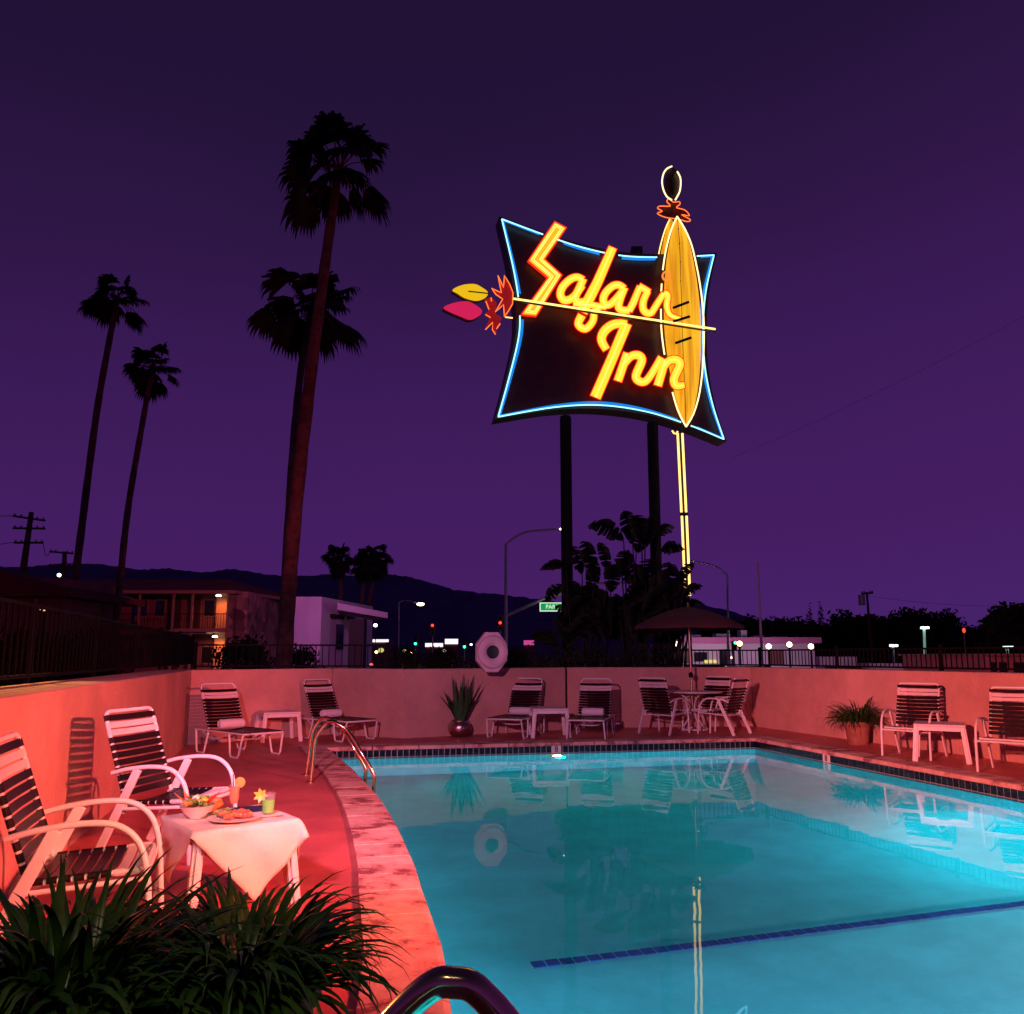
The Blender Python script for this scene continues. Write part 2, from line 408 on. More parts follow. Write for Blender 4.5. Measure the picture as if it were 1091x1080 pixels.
# keep only cells near the pool outline
def inside(p, poly):
    r = False; k = len(poly); j = k - 1
    for i in range(k):
        a, b = poly[i], poly[j]
        if (a.y > p.y) != (b.y > p.y) and p.x < (b.x - a.x) * (p.y - a.y) / (b.y - a.y) + a.x: r = not r
        j = i
    return r
big = offset_loop(loop, .6)
gf = [f for f in gf if inside((gv[f[0]] + gv[f[2]]) / 2, big)]
fl.add(gv, gf); tag(fl.build('pool_floor', 'plaster', smooth='leaf'), kind='structure')
q = MB()
for i in range(k := len(loop)):
    j = (i + 1) % k
    q.quad(loop[i] + V((0, 0, -.30)), loop[j] + V((0, 0, -.30)), V((loop[j].x, loop[j].y, -2.6)), V((loop[i].x, loop[i].y, -2.6)))
tag(q.build('pool_wall_plaster', 'plaster'), kind='structure')
q = MB(); nl_ = int((Lb + lt * 3 - La).length / .092)
for i in range(nl_):
    a_ = La + lt * (.092 * i) + V((0, 0, .012)); q.beam(a_, a_ + lt * .082, .085 + .004 * math.sin(i * 1.7), .012)
tag(q.build('lane_line', 'lane'), kind='structure')
# water sheet
wl = offset_loop(loop, -.001); q = MB(); tr = geometry.tessellate_polygon([[p for p in wl]])
q.add([V((p.x, p.y, WZ)) for p in wl], [tuple(t) for t in tr]); wo = q.build('pool_water', 'water'); tag(wo, kind='structure')
for p_ in wo.data.polygons:
    pass
bm = bmesh.new(); bm.from_mesh(wo.data)
for f_ in bm.faces:
    if f_.normal.z < 0: f_.normal_flip()
bm.to_mesh(wo.data); bm.free()

# ------------------------------------------------------------------ perimeter walls
W = 1.17
A1 = G(96, 882); vp = (310 - CX) / (F / cp)
def lw(d): return V((A1.x + vp * (d - A1.y), d, 0))
# corner where pixel column 200 meets the line
s_ = (205 - CX) / (F / cp); dB = (A1.x - vp * A1.y) / (s_ - vp); B = lw(dB)
C = G(352, 781.5); D = G(430, 786); E = G(603, 776.5); E2 = G(604.5, 775); K = G(803, 773); N1 = G(970, 796)
kn = (N1 - K).normalized(); N2 = K + kn * 19
def wall(label, pts, outs, m='stucco'):
    q = MB(); q.prism([V((p.x, p.y, -.05)) for p in pts + outs[::-1]], (0, 0, W + .05))
    o = q.build('perimeter_wall', m, bevel=.018); return tag(o, label, 'wall')
def off(a, b, d):
    t = (b - a).normalized(); return V((-t.y, t.x, 0)) * d
oL = off(lw(-3), B, .65)
wall('long red lit stucco wall on the left behind the two armchairs', [lw(-3), B], [lw(-3) + oL, B + V((-.65, .35, 0))])
wall('mauve stucco wall behind the two left loungers', [B, C], [B + V((-.65, .35, 0)), C + V((-.02, .3, 0))])
wall('short darker angled stucco wall beside the sword plant', [C, D], [C + V((-.02, .3, 0)), D + V((0, .3, 0))])
wall('stucco wall behind the two centre loungers, under the ring buoy', [D, E], [D + V((0, .3, 0)), E + V((0, .5, 0))])
wall('recessed stucco wall behind the patio table', [E2, K], [E2 + V((0, .35, 0)), K + V((.25, .3, 0))])
oR = off(K, N2, .28)
wall('salmon lit stucco wall along the right side behind the armchairs', [K, N2], [K + V((.25, .3, 0)), N2 + oR])

# deck and ground
outl = [lw(-3) + oL * .5, B + V((-.3, .17, 0)), C + V((0, .15, 0)), D + V((0, .15, 0)), E + V((0, .2, 0)), K + V((.12, .15, 0)), N2 + oR * .5]
def sheet(name, o_, i_, z, m):
    loops = [[V((p.x, p.y, z)) for p in o_], [V((p.x, p.y, z)) for p in i_]]
    tr = geometry.tessellate_polygon(loops); vs = loops[0] + loops[1]
    q = MB(); q.add(vs, [tuple(t) for t in tr]); o = q.build(name, m)
    bm = bmesh.new(); bm.from_mesh(o.data)
    for f in bm.faces:
        if f.normal.z < 0: f.normal_flip()
    bm.to_mesh(o.data); bm.free(); return tag(o, kind='structure')
sheet('pool_deck', outl, offset_loop(loop, .338), 0, 'deck')
BG = 6000
sheet('ground', [V((-BG, -300, 0)), V((BG, -300, 0)), V((BG, BG, 0)), V((-BG, BG, 0))], offset_loop(loop, .7), -.012, 'asphalt')

# ------------------------------------------------------------------ mountains
rid = [(-260, 590), (-120, 597), (-40, 600), (20, 604), (60, 600), (105, 600), (150, 606), (180, 605), (215, 609), (250, 605), (285, 612), (320, 613), (350, 611), (385, 614), (415, 611), (432, 613), (460, 621), (485, 628), (515, 631), (560, 636), (600, 641), (650, 640), (700, 640), (745, 642), (780, 651), (810, 660), (860, 664), (920, 668), (980, 666), (1091, 670), (1200, 672), (1400, 660)]
q = MB(); pr = []
for i in range(len(rid) - 1):
    for j in range(8):
        t = j / 8; x = rid[i][0] * (1 - t) + rid[i + 1][0] * t; y = rid[i][1] * (1 - t) + rid[i + 1][1] * t
        pr.append(P(x, y + random.uniform(-.8, .8), 3200 + 200 * math.sin(x * .02)))
for i in range(len(pr) - 1):
    a, b = pr[i], pr[i + 1]
    for u0, u1 in ((0, .35), (.35, 1)):
        def pt(p, u): return V((p.x * (1 - .25 * u), p.y - 900 * u, p.z * (1 - u) ** 1.15 + (12 * math.sin(p.x * .02 + u * 9) if 0 < u < 1 else 0)))
        q.quad(pt(a, u0), pt(b, u0), pt(b, u1), pt(a, u1))
    q.quad(a, b, V((b.x, b.y + 700, -1)), V((a.x, a.y + 700, -1)))
tag(q.build('mountains', 'hill', smooth='leaf'), kind='structure')

# ------------------------------------------------------------------ furniture templates
def loop_back(hw, y0, z0, y1, z1, rr=.05):
    pts = [V((-hw, y0, z0))]; d = V((0, y1 - y0, z1 - z0)); dn = d.normalized()
    pts += [V((-hw, y1, z1)) - dn * rr * 1.6]
    for a in range(1, 6):
        t = a / 6 * PI / 2; pts.append(V((-hw + rr - rr * math.cos(t), y1, z1)) - dn * rr * (1 - math.sin(t)))
    pts += [V((-hw + rr * 1.2, y1, z1))]
    return pts + [V((-p.x, p.y, p.z)) for p in reversed(pts)]
def straps(a0, a1, hw, cnt, kinds, wd=.78, wrap=.017, nrm=(0, -1, 0), sag=.012):
    """horizontal vinyl straps between points a0 and a1 of the frame's side tubes"""
    out = {'b': MB(), 'w': MB()}; a0 = V(a0); a1 = V(a1); d = a1 - a0; st = d.length / cnt; t = d.normalized(); nn = V(nrm)
    for i in range(cnt):
        kd = kinds[i]
        if kd == '.': continue
        c = a0 + d * ((i + .5) / cnt); q = out[kd]; hh = t * st * wd / 2; k = 6; vs = []
        for side in (1, -1):
            for j in range(k + 1):
                x = -hw + 2 * hw * j / k; s = (1 - (2 * j / k - 1) ** 2) * sag
                base = V((x, 0, 0)) + V((0, c.y, c.z)) - nn * s + nn * (.010 * side * .35 + .008)
                vs += [base - hh, base + hh]
        m = 2 * (k + 1); fs = []
        for j in range(k):
            a = 2 * j; fs += [(a, a + 2, a + 3, a + 1), (a + m + 1, a + m + 3, a + m + 2, a + m), (a + 1, a + 3, a + 3 + m, a + 1 + m), (a, a + m, a + 2 + m, a + 2)]
        q.add(vs, fs)
        for s in (-1, 1):
            q.tube([V((s * hw, c.y, c.z)) - hh, V((s * hw, c.y, c.z)) + hh], wrap, 8)
    return out
def strap_parts(root, nm, o):
    for kd, mt, suffix in (('b', 'brown_strap', ''), ('w', 'white_strap', 'white_')):
        if o[kd].v:
            p = o[kd].build(suffix + nm, mt, root, smooth=True)

def make_chair():
    t = thing('strap_armchair', 'x', 'armchair', (0, 0, 0))
    for s in (-1, 1):
        arm = smooth([(s * .315, .25, .585), (s * .315, .13, .615), (s * .315, -.05, .635), (s * .315, -.20, .62), (s * .315, -.30, .54), (s * .315, -.345, .40), (s * .315, -.365, .2), (s * .315, -.38, 0)], 5)
        MB().tube(arm, .0155, 10, flat=1.0).build('arm', 'white_metal', t, True)
        MB().beam((s * .315, .05, .615), (s * .315, .34, 0), .022, .058, (0, 1, 0)).build('rear_leg', 'white_metal', t, bevel=.004)
    q = MB(); q.tube([(-.315, -.335, .375), (.315, -.335, .375)], .013, 8)
    for s in (-1, 1): q.tube([(s * .315, -.335, .375), (s * .315, .17, .345)], .012, 8)
    q.tube([(-.315, .185, .34), (.315, .185, .34)], .012, 8)
    q.build('frame', 'white_metal', t, True)
    q = MB(); q.tube(smooth([(-.275, .18, .375), (-.275, .0, .385), (-.275, -.26, .405), (-.26, -.32, .405), (.0, -.325, .405), (.26, -.32, .405), (.275, -.26, .405), (.275, 0, .385), (.275, .18, .375)], 4), .013, 8)
    q.build('seat_frame', 'white_metal', t, True)
    bk = loop_back(.275, .15, .37, .37, 1.0)
    MB().tube([(-.275, .17, .31)] + bk + [(.275, .17, .31)], .0145, 10).build('back_frame', 'white_metal', t, True)
    d = V((0, .22, .63)); dn = d.normalized()
    strap_parts(t, 'back_strap', straps(V((0, .37, 1.0)) - dn * .02, V((0, .15, .37)) + dn * .05, .275, 11, 'bwwbbbbbbbb', nrm=V((0, -.94, .33))))
    strap_parts(t, 'seat_strap', straps((0, -.31, .405), (0, .14, .382), .275, 8, 'wwbbbbbb', nrm=(0, 0, 1), sag=.02))
    return t
def make_lounger():
    t = thing('chaise_lounge', 'x', 'lounger', (0, 0, 0))
    rail = [(-.31, .34, .33), (-.31, -.95, .33), (-.30, -1.02, .33), (-.25, -1.05, .33), (.25, -1.05, .33), (.30, -1.02, .33), (.31, -.95, .33), (.31, .34, .33)]
    MB().tube(rail, .014, 8).build('frame', 'white_metal', t, True)
    for s in (-1, 1):
        for y0, y1 in ((-1.01, -.64), (.31, -.06)):
            dd = .10 if y1 > y0 else -.10
            lp = [(s * .31, y0, .33), (s * .325, y0 + dd * .7, .05), (s * .325, y0 + dd, .014), (s * .325, y1 - dd, .014), (s * .325, y1 - dd * .7, .05), (s * .31, y1, .33)]
            MB().tube(lp, .014, 8).build('leg', 'white_metal', t, True)
    q = MB(); q.tube(smooth([(-.31, -.55, .31), (-.15, -.53, .22), (.15, -.53, .22), (.31, -.55, .31)], 5), .011, 8)
    q.tube(smooth([(-.31, .1, .31), (-.15, .12, .2), (.15, .12, .2), (.31, .1, .31)], 5), .011, 8); q.build('brace', 'white_metal', t, True)
    bk = loop_back(.275, 0, .34, .33, .98, .07)
    MB().tube(bk, .0145, 10).build('back_frame', 'white_metal', t, True)
    dn = V((0, .33, .64)).normalized()
    strap_parts(t, 'back_strap', straps(V((0, .33, .98)) - dn * .09, V((0, 0, .34)) + dn * .02, .275, 12, 'bwwbbbbbbbbb', wd=.8, nrm=V((0, -.89, .46))))
    strap_parts(t, 'seat_strap', straps((0, -1.0, .335), (0, -.02, .335), .295, 17, 'b' * 17, wd=.8, nrm=(0, 0, 1), sag=.02))
    return t
def make_side_table():
    t = thing('side_table', 'x', 'side table', (0, 0, 0)); hw = .29
    MB().box((0, 0, .445), (2 * hw, 2 * hw, .03)).build('tabletop', 'resin', t, bevel=.012)
    q = MB(); i = hw - .018
    for s in (-1, 1):
        q.box((0, s * i, .405), (2 * hw - .12, .022, .05)); q.box((s * i, 0, .405), (.022, 2 * hw - .12, .05))
    q.build('apron', 'resin', t)
    for sx_ in (-1, 1):
        for sy_ in (-1, 1):
            q = MB(); a = V((sx_ * (hw - .035), sy_ * (hw - .035), .43)); b = V((sx_ * (hw + .005), sy_ * (hw + .005), 0))
            q.beam(a, b, .062, .03, (0, 1, 0)); q.beam(a + V((0, 0, .0)), b, .03, .062, (0, 1, 0)); q.build('leg', 'resin', t, bevel=.006)
    return t
def face(dx, dy): return math.atan2(dx, -dy)

chair = make_chair(); lounger = make_lounger(); stable = make_side_table()
GC = 'brown and white strap armchairs'
def chair_at(x, y, fdir, label, first=False):
    o = put(chair, (x, y, 0), face(*fdir)) if first else dup(chair, (x, y, 0), face(*fdir))
    o['label'] = label; o['group'] = GC; return o
# near left pair
chair_at(-2.13, 4.25, (.95, .31), 'nearest strap armchair at the left edge behind the leafy foreground plant', True)
chair_at(-2.505, 6.26, (.98, -.18), 'strap armchair between the red wall and the cloth covered table')
# around the patio table
TP = G(739, 777); TP.z = 0
ch3 = [((2.76, 15.44), (.65, .76), 'strap armchair on the left side of the round patio table'),
       ((3.88, 15.42), (-.72, .66), 'nearer strap armchair on the right side of the round patio table'),
       ((3.72, 16.02), (-.6, -.5), 'farther strap armchair on the right of the patio table, partly hidden behind the nearer one')]
for (dx, dy), fd, lb in ch3: chair_at(dx, dy, fd, lb)
cA = (G(939, 802) + G(982, 808)) / 2
chair_at(5.66, 11.95, (-.68, -.73), 'strap armchair by the right wall, just right of the potted grass plant')
chair_at(6.1, 10.35, (-.68, -.73), 'strap armchair cut off by the right edge of the view')
GL = 'brown strap chaise loungers along the back wall'
def lounge_at(px, py, hx, hy, label, first=False):
    p = G(px, py); h = V((hx, hy, 0)).normalized(); c = p + h * .95; rz = math.atan2(-hx, hy)
    o = put(lounger, (c.x, c.y, 0), rz) if first else dup(lounger, (c.x, c.y, 0), rz)
    o['label'] = label; o['group'] = GL; return o, c, h, rz
Ls = [lounge_at(277, 806, -.74, .67, 'leftmost chaise lounger, in the corner beside the red wall', True),
      lounge_at(383, 789, -.74, .67, 'chaise lounger behind the far pool handrail, right of the left side table'),
      lounge_at(538, 786.5, .33, .94, 'chaise lounger between the sword leaved plant and the centre side table'),
      lounge_at(624, 788, .25, .97, 'chaise lounger just right of the centre side table')]
tl = ['rolled pale towel on the leftmost lounger', 'rolled pale towel on the lounger behind the far handrail', 'rolled pale towel on the lounger next to the sword leaved plant', 'rolled pale towel on the lounger right of the centre side table']
for (o, c, h, rz), lb in zip(Ls, tl):
    r = thing('rolled_towel', lb, 'towel', (0, 0, 0), 'rolled towels on the loungers')
    q = MB(); m_ = Matrix.Rotation(PI / 2, 3, 'Y'); pr_ = [(.0, -.19), (.05, -.19), (.068, -.175), (.07, 0), (.068, .175), (.05, .19), (.0, .19)]
    q.lathe(pr_, (0, 0, 0), 16, m_)
    q.build('towel_roll', 'towel', r, True)
    sp_ = [V((.1905, (.008 + .0062 * a / 2) * math.cos(a), (.008 + .0062 * a / 2) * math.sin(a))) for a in [i * .5 for i in range(38)]]
    MB().tube([p * 1 for p in sp_ if p.yz.length < .06], .004, 5).build('rolled_edge', 'towel', r, True); MB().tube([V((-p.x, p.y, p.z)) for p in sp_ if p.yz.length < .06], .004, 5).build('rolled_edge', 'towel', r, True)
    loc = c - h * .13; put(r, (loc.x, loc.y, .415), rz)
GT = 'white resin side tables'
p = G(291, 790); o = put(stable, (p.x, p.y + .25, 0), R(28), 1.05); o['label'] = 'white side table between the two left loungers'; o['group'] = GT
p = G(586, 786); o = dup(stable, (p.x, p.y + .35, 0), R(4), 'white side table between the two centre loungers', 1.08)
p = G(1004, 809.5); dup(stable, (p.x, p.y, 0), R(-28), 'white side table between the two armchairs by the right wall', 1.08)

# near table with cloth
TA = G(208, 884.5, .47); TB = G(307, 872, .47); tx = (TB - TA).normalized(); ty = V((-tx.y, tx.x, 0)); tc_ = TA + tx * .29 + ty * .29; trz = math.atan2(tx.y, tx.x)
TC = V((tc_.x, tc_.y, 0))
dup(stable, TC, trz, 'white side table under the tablecloth between the two near armchairs')
q = MB(); NN = 44; SIDE = .98; vs = []; hw = .296
ca, sa = math.cos(R(43)), math.sin(R(43))
for j in range(NN + 1):
    for i in range(NN + 1):
        u = (i / NN - .5) * SIDE + .03; v = (j / NN - .5) * SIDE - .05
        x = u * ca - v * sa; y = u * sa + v * ca
        qx = max(-hw, min(hw, x)); qy = max(-hw, min(hw, y)); ov = math.hypot(x - qx, y - qy)
        if ov > 0: ox, oy = (x - qx) / ov, (y - qy) / ov
        else: ox = oy = 0
        cor = abs(ox * oy) * 2
        wv = math.sin((x + y * .8) * 21) * .012 + math.sin((x - y) * 13 + 1) * .010
        fl_ = ov * (.10 + .35 * cor) + (wv if ov > .03 else 0) * min(1, ov * 6) + min(ov, .012)
        X = qx + ox * fl_; Y = qy + oy * fl_
        vs.append(TC + tx * X + ty * Y + V((0, 0, .4665 - max(0, ov - .01) * (.985 - .1 * cor) + (.0015 * math.sin(x * 30) * math.cos(y * 22)))))
q.add(vs, [(j * (NN + 1) + i, j * (NN + 1) + i + 1, (j + 1) * (NN + 1) + i + 1, (j + 1) * (NN + 1) + i) for j in range(NN) for i in range(NN)])
o = q.build('tablecloth', 'cloth', smooth='leaf'); tag(o, 'cream tablecloth draped diagonally over the near side table', 'tablecloth')
sm = o.modifiers.new('solid', 'SOLIDIFY'); sm.thickness = .003
def tt(u, v, z=0): p = TC + tx * u + ty * v; return V((p.x, p.y, .470 + z))
rnd = random.Random(3)
def blob(mb, c, r, sq=.6, n=7): 
    mb.ball(c, r, n, sq)
    return mb
# plate of meat
c = tt(-.02, -.13); t = thing('dinner_plate', 'oval white plate of glazed meat on the front of the tablecloth', 'plate of food', c)
MB().lathe([(0, 0), (.08, 0), (.145, .014), (.15, .018), (.14, .018), (.08, .006), (0, .005)], c, 36).build('plate', 'ceramic', t, True)
for i in range(11):
    a = rnd.uniform(0, 6.28); rr = rnd.uniform(.0, .085); q = MB(); cc_ = c + V((rr * math.cos(a), rr * .8 * math.sin(a), .022 + rnd.uniform(0, .016)))
    dr = V((math.cos(a * 3), math.sin(a * 3), .1)) * .03
    q.tube(smooth([cc_ - dr, cc_ - dr * .4 + V((0, 0, .006)), cc_ + dr * .4 + V((0, 0, .006)), cc_ + dr], 3), [.006, .012, .014, .015, .016, .016, .015, .014, .011, .006], 8); q.build('meat_piece', 'meat', t, True)
def leafy(c, r, cnt, h=.03, sz=.028):
    q = MB()
    for i in range(cnt):
        a = rnd.uniform(0, 6.28); rr = rnd.uniform(0, r); b = c + V((rr * math.cos(a), rr * math.sin(a), rnd.uniform(0, h)))
        u = V((rnd.uniform(-1, 1), rnd.uniform(-1, 1), rnd.uniform(.1, .9))).normalized() * sz; w_ = u.orthogonal().normalized() * sz * .5
        q.add([b, b + u * .5 + w_, b + u + V((0, 0, -.006)), b + u * .5 - w_, b + u * .5 + V((0, 0, .008))], [(0, 1, 4), (1, 2, 4), (2, 3, 4), (3, 0, 4)])
    return q
leafy(c + V((-.07, .02, .018)), .045, 26).build('garnish', 'greens', t)
# salad bowl
c = tt(-.17, .07); t = thing('salad_bowl', 'white bowl heaped with colourful salad on the left of the tablecloth', 'bowl of salad', c)
MB().lathe([(0, 0), (.04, 0), (.045, .006), (.075, .035), (.098, .072), (.102, .075), (.094, .073), (.07, .04), (.0, .012)], c, 36).build('bowl', 'ceramic', t, True)
leafy(c + V((0, 0, .06)), .075, 70, .05, .035).build('lettuce', 'greens', t)
q = MB(); q2 = MB(); q3 = MB(); q4 = MB()
for i in range(12):
    a = rnd.uniform(0, 6.28); rr = rnd.uniform(.02, .08); b = c + V((rr * math.cos(a), rr * math.sin(a), .085 + rnd.uniform(0, .02)))
    blob((q, q2, q3)[i % 3], b, rnd.uniform(.012, .02), .8)
for a in (2.6, 3.3, .2, .6, 5.9):
    b = c + V((.06 * math.cos(a), .06 * math.sin(a), .08)); tip = c + V((.13 * math.cos(a), .13 * math.sin(a), .14)); sd = V((-math.sin(a), math.cos(a), 0)) * .024
    (q if a > 2 and a < 4 else q4).prism([b - sd, b + sd, tip], V((0, 0, .003)))
q.build('orange_chunk', 'orangefood', t, True); q2.build('tomato_chunk', 'redfood', t, True); q3.build('corn_chunk', 'yellowfood', t, True); q4.build('tortilla_chip', 'redfood', t)
blob(MB(), c + V((-.005, -.02, .115)), .022, .7, 10).build('sour_cream', 'cream', t, True)
# sauce dish, napkin
c = tt(-.035, .035); t = thing('sauce_dish', 'small white sauce dish between the bowl and the plate', 'dish', c)
MB().lathe([(0, 0), (.03, 0), (.046, .03), (.048, .031), (.042, .028), (0, .02)], c, 24).build('dish', 'ceramic', t, True)
MB().lathe([(0, .0215), (.036, .0215), (.0365, .023), (0, .024)], c, 20).build('sauce', 'meat', t, True)
q = MB(); c = tt(.15, .10); q.box(c + V((0, 0, .008)), (.20, .10, .012), trz - .2); q.box(c + V((.005, .004, .0175)), (.19, .09, .007), trz - .17); tag(q.build('napkin', 'navy', bevel=.003), 'folded navy napkin beside the green drink', 'napkin')
# hurricane cocktail
c = tt(.055, .10); t = thing('cocktail_glass', 'tall stemmed glass of orange cocktail with an orange slice on its rim', 'cocktail', c)
MB().lathe([(0, 0), (.034, 0), (.034, .003), (.007, .008), (.005, .03), (.02, .05), (.031, .085), (.029, .12), (.033, .165), (.0315, .165), (.0275, .12), (.029, .085), (.018, .052), (0, .045)], c, 28).build('glass', 'glass', t, True)
MB().lathe([(0, .052), (.017, .055), (.0275, .086), (.0262, .12), (.029, .150), (0, .150)], c, 28).build('drink', 'drink_orange', t, True)
mm = Matrix.Rotation(PI / 2, 3, 'X'); MB().lathe([(0, -.003), (.03, -.003), (.032, 0), (.03, .003), (0, .003)], c + V((.03, 0, .175)), 20, mm).build('orange_slice', 'orangefood', t, True)
MB().tube([c + V((-.005, .01, .06)), c + V((-.02, .02, .22))], .003, 6).build('straw', 'ink', t)
# tumbler
c = tt(.205, -.06); t = thing('tumbler', 'short glass of green drink garnished with pineapple on the right of the tablecloth', 'drink', c)
MB().lathe([(0, 0), (.034, 0), (.041, .12), (.0395, .12), (.033, .006), (0, .006)], c, 28).build('glass', 'glass', t, True)
MB().lathe([(0, .008), (.0322, .008), (.037, .082), (0, .082)], c, 28).build('drink', 'drink_green', t, True)
q = MB()
for k_ in range(7):
    a = k_ * .9; b = c + V((-.045, 0, .105)); tip = b + V((.045 * math.cos(a), -.015, .045 * math.sin(a))); sd = V((-math.sin(a), 0, math.cos(a))) * .012
    q.prism([b, (b + tip) / 2 + sd, tip, (b + tip) / 2 - sd], V((0, .006, 0)))
q.build('pineapple_garnish', 'yellowfood', t)
# bread basket at the back
c = tt(-.09, .22); t = thing('bread_plate', 'plate of golden bread wedges at the back of the tablecloth', 'plate of bread', c)
MB().lathe([(0, 0), (.07, 0), (.115, .016), (.112, .018), (.07, .005), (0, .005)], c, 32).build('plate', 'ceramic', t, True)
for i, (dx, dy, a) in enumerate(((-.05, 0, .3), (.05, .01, -.2), (.0, .03, .1), (.085, -.02, .5))):
    b = c + V((dx, dy, .03)); dv = V((math.cos(a + trz), math.sin(a + trz), .25)) * .055
    MB().tube(smooth([b - dv, b - dv * .3 + V((0, 0, .022)), b + dv * .4 + V((0, 0, .022)), b + dv], 3), [.01, .02, .026, .03, .033, .033, .03, .026, .02, .01], 10).build('bread_wedge', 'bread', t, True)
q = MB(); b = tt(.12, -.16); q.tube([b, b + tx * .08 + ty * -.01], .003, 6); q.box(b + tx * .11 + ty * -.012 + V((0, 0, .001)), (.05, .014, .003), trz); tag(q.build('fork', 'steel'), 'small silver fork beside the plate of meat', 'fork')

# patio table
t = thing('patio_table', 'round white patio table with a ring base by the back wall', 'patio table', TP)
MB().lathe([(.03, .70), (.56, .70), (.575, .71), (.575, .722), (.56, .73), (.03, .73)], TP, 40).build('tabletop', 'white_metal', t, True)
for a in (20, 110, 200, 290):
    cs, sn = math.cos(R(a)), math.sin(R(a))
    MB().tube(smooth([TP + V((.30 * cs, .30 * sn, .70)), TP + V((.10 * cs, .10 * sn, .55)), TP + V((.06 * cs, .06 * sn, .3)), TP + V((.25 * cs, .25 * sn, .03))], 4), .016, 8).build('leg', 'white_metal', t, True)
MB().tube([TP + V((.27 * math.cos(a), .27 * math.sin(a), .02)) for a in [i * PI / 14 for i in range(28)]], .018, 8, True).build('ring_base', 'white_metal', t, True)
# parasol through the table
t = thing('parasol', 'maroon parasol standing in the middle of the patio table', 'parasol', TP)
up = P(735, 650, TP.y); ax = V((0, 0, 0))
MB().tube([TP, TP + V((-.03, 0, 2.35))], .019, 10).build('pole', 'brass', t, True)
MB().lathe([(.02, 0), (.045, .02), (.045, .07), (.02, .11)], TP + V((-.02, 0, .98)), 12).build('tilt_hub', 'black_metal', t, True)
q = MB(); cz = TP + V((-.03, 0, 0)); rings = []
for r_, z_ in ((.0, 2.36), (.38, 2.27), (.74, 2.14), (1.08, 1.97), (1.085, 1.91)):
    rings.append([cz + V((r_ * math.cos(2 * PI * (j + .5) / 16) * (1 if j % 2 == 0 else .965), r_ * math.sin(2 * PI * (j + .5) / 16) * (1 if j % 2 == 0 else .965), z_ - (0 if j % 2 else .012))) for j in range(16)])
for i in range(4):
    for j in range(16): q.quad(rings[i][j], rings[i][(j + 1) % 16], rings[i + 1][(j + 1) % 16], rings[i + 1][j])
q.build('canopy', 'umbrella', t, smooth='leaf')
MB().lathe([(.02, 2.36), (.03, 2.40), (.0, 2.44)], cz, 10).build('finial', 'brass', t, True)
for j in range(8):
    a = 2 * PI * (2 * j + .5) / 16; MB().tube([cz + V((.03 * math.cos(a), .03 * math.sin(a), 2.30)), cz + V((1.05 * math.cos(a), 1.05 * math.sin(a), 1.94))], .008, 5).build('rib', 'black_metal', t)

# ------------------------------------------------------------------ pool hardware
def rail(mb, pts, r=.021): mb.tube(smooth(pts, 6), r, 14); return mb
t0 = G(330.7, 833); t = thing('pool_ladder', 'bronze toned pair of arched pool handrails on the left edge by the side table', 'pool handrail', (t0.x, t0.y, 0))
for base, top1, pk, top2, bend in (((326, 825), (332.5, 780), (346, 764), (364, 774), (389, 817)), ((330.7, 833), (336, 787), (352, 768), (372, 780), (398, 824))):
    b = G(*base); e_ = G(bend[0] + .0, bend[1] + 22); dd = b.y; de = dd - .10
    e3 = P(bend[0], bend[1] + 24, de); 
    pts = [b + V((0, 0, -.02)), b.lerp(P(*top1, dd), .5), P(*top1, dd), P(pk[0] - 6, pk[1] + 3, dd), P(*pk, dd - .02), P(pk[0] + 7, pk[1] + 2, dd - .03), P(*top2, dd - .04), P(bend[0] - 12, bend[1] - 21, de), P(*bend, de), P(bend[0] + .5, bend[1] + 8, de), e3]
    rail(MB(), pts).build('handrail', 'steel', t, True)
    MB().lathe([(.05, 0), (.05, .012), (.022, .02)], b, 16).build('escutcheon', 'steel', t, True)
# near rail, in front of the lens
nr = P(484, 1046, 1.62)
t = thing('pool_ladder', 'chrome arched handrail close to the viewer at the bottom edge', 'pool handrail', (nr.x - .35, nr.y, 0))
for dy in (0, -.48):
    pts = [V((nr.x - .40, nr.y + dy, -.02)), V((nr.x - .38, nr.y + dy, .35)), V((nr.x - .30, nr.y + dy, nr.z - .30)), V((nr.x - .14, nr.y + dy, nr.z - .10)), V((nr.x - .05, nr.y + dy, nr.z - .012)), V((nr.x, nr.y + dy, nr.z)), V((nr.x + .05, nr.y + dy, nr.z - .02)), V((nr.x + .14, nr.y + dy, nr.z - .13)), V((nr.x + .27, nr.y + dy, .42)), V((nr.x + .33, nr.y + dy, .1)), V((nr.x + .33, nr.y + dy, -.8))]
    rail(MB(), pts, .027).build('handrail', 'steel', t, True)
for k_ in range(3): MB().box((nr.x + .33, nr.y - .24, -.35 - .25 * k_), (.08, .46, .03)).build('step', 'steel', t)
# depth markers
def marker(px, py, tdir, label, w_=.16, txt='8'):
    t = tdir.normalized()
    # drop to the pool edge line
    b = G(px, py); s = (b - R0).dot(t); b = R0 + t * s; nn = V((t.y, -t.x, 0))
    if nn.y > 0: nn = -nn
    if abs(t.x) < abs(t.y): nn = V((-abs(nn.x), nn.y, 0)) if nn.x > 0 else nn
    o = thing('depth_marker', label, 'depth marker', b + V((0, 0, -.09)), 'pool depth markers')
    q = MB(); q.box(b + nn * .014 + V((0, 0, -.092)), (w_, .012, .112), math.atan2(t.y, t.x)); q.build('marker_tile', 'marker', o, bevel=.002)
    q = MB(); xd = V((-nn.y, nn.x, 0)); add_text(q, txt, .125, .002, frame_mtx(b + nn * .022 + V((0, 0, -.092)), xd)); q.build('numeral', 'ink', o)
    return b, nn, t
marker(890, 800, ru, 'white depth marker tile reading 8 on the right pool edge')
bk_t = (BL - R0).normalized()
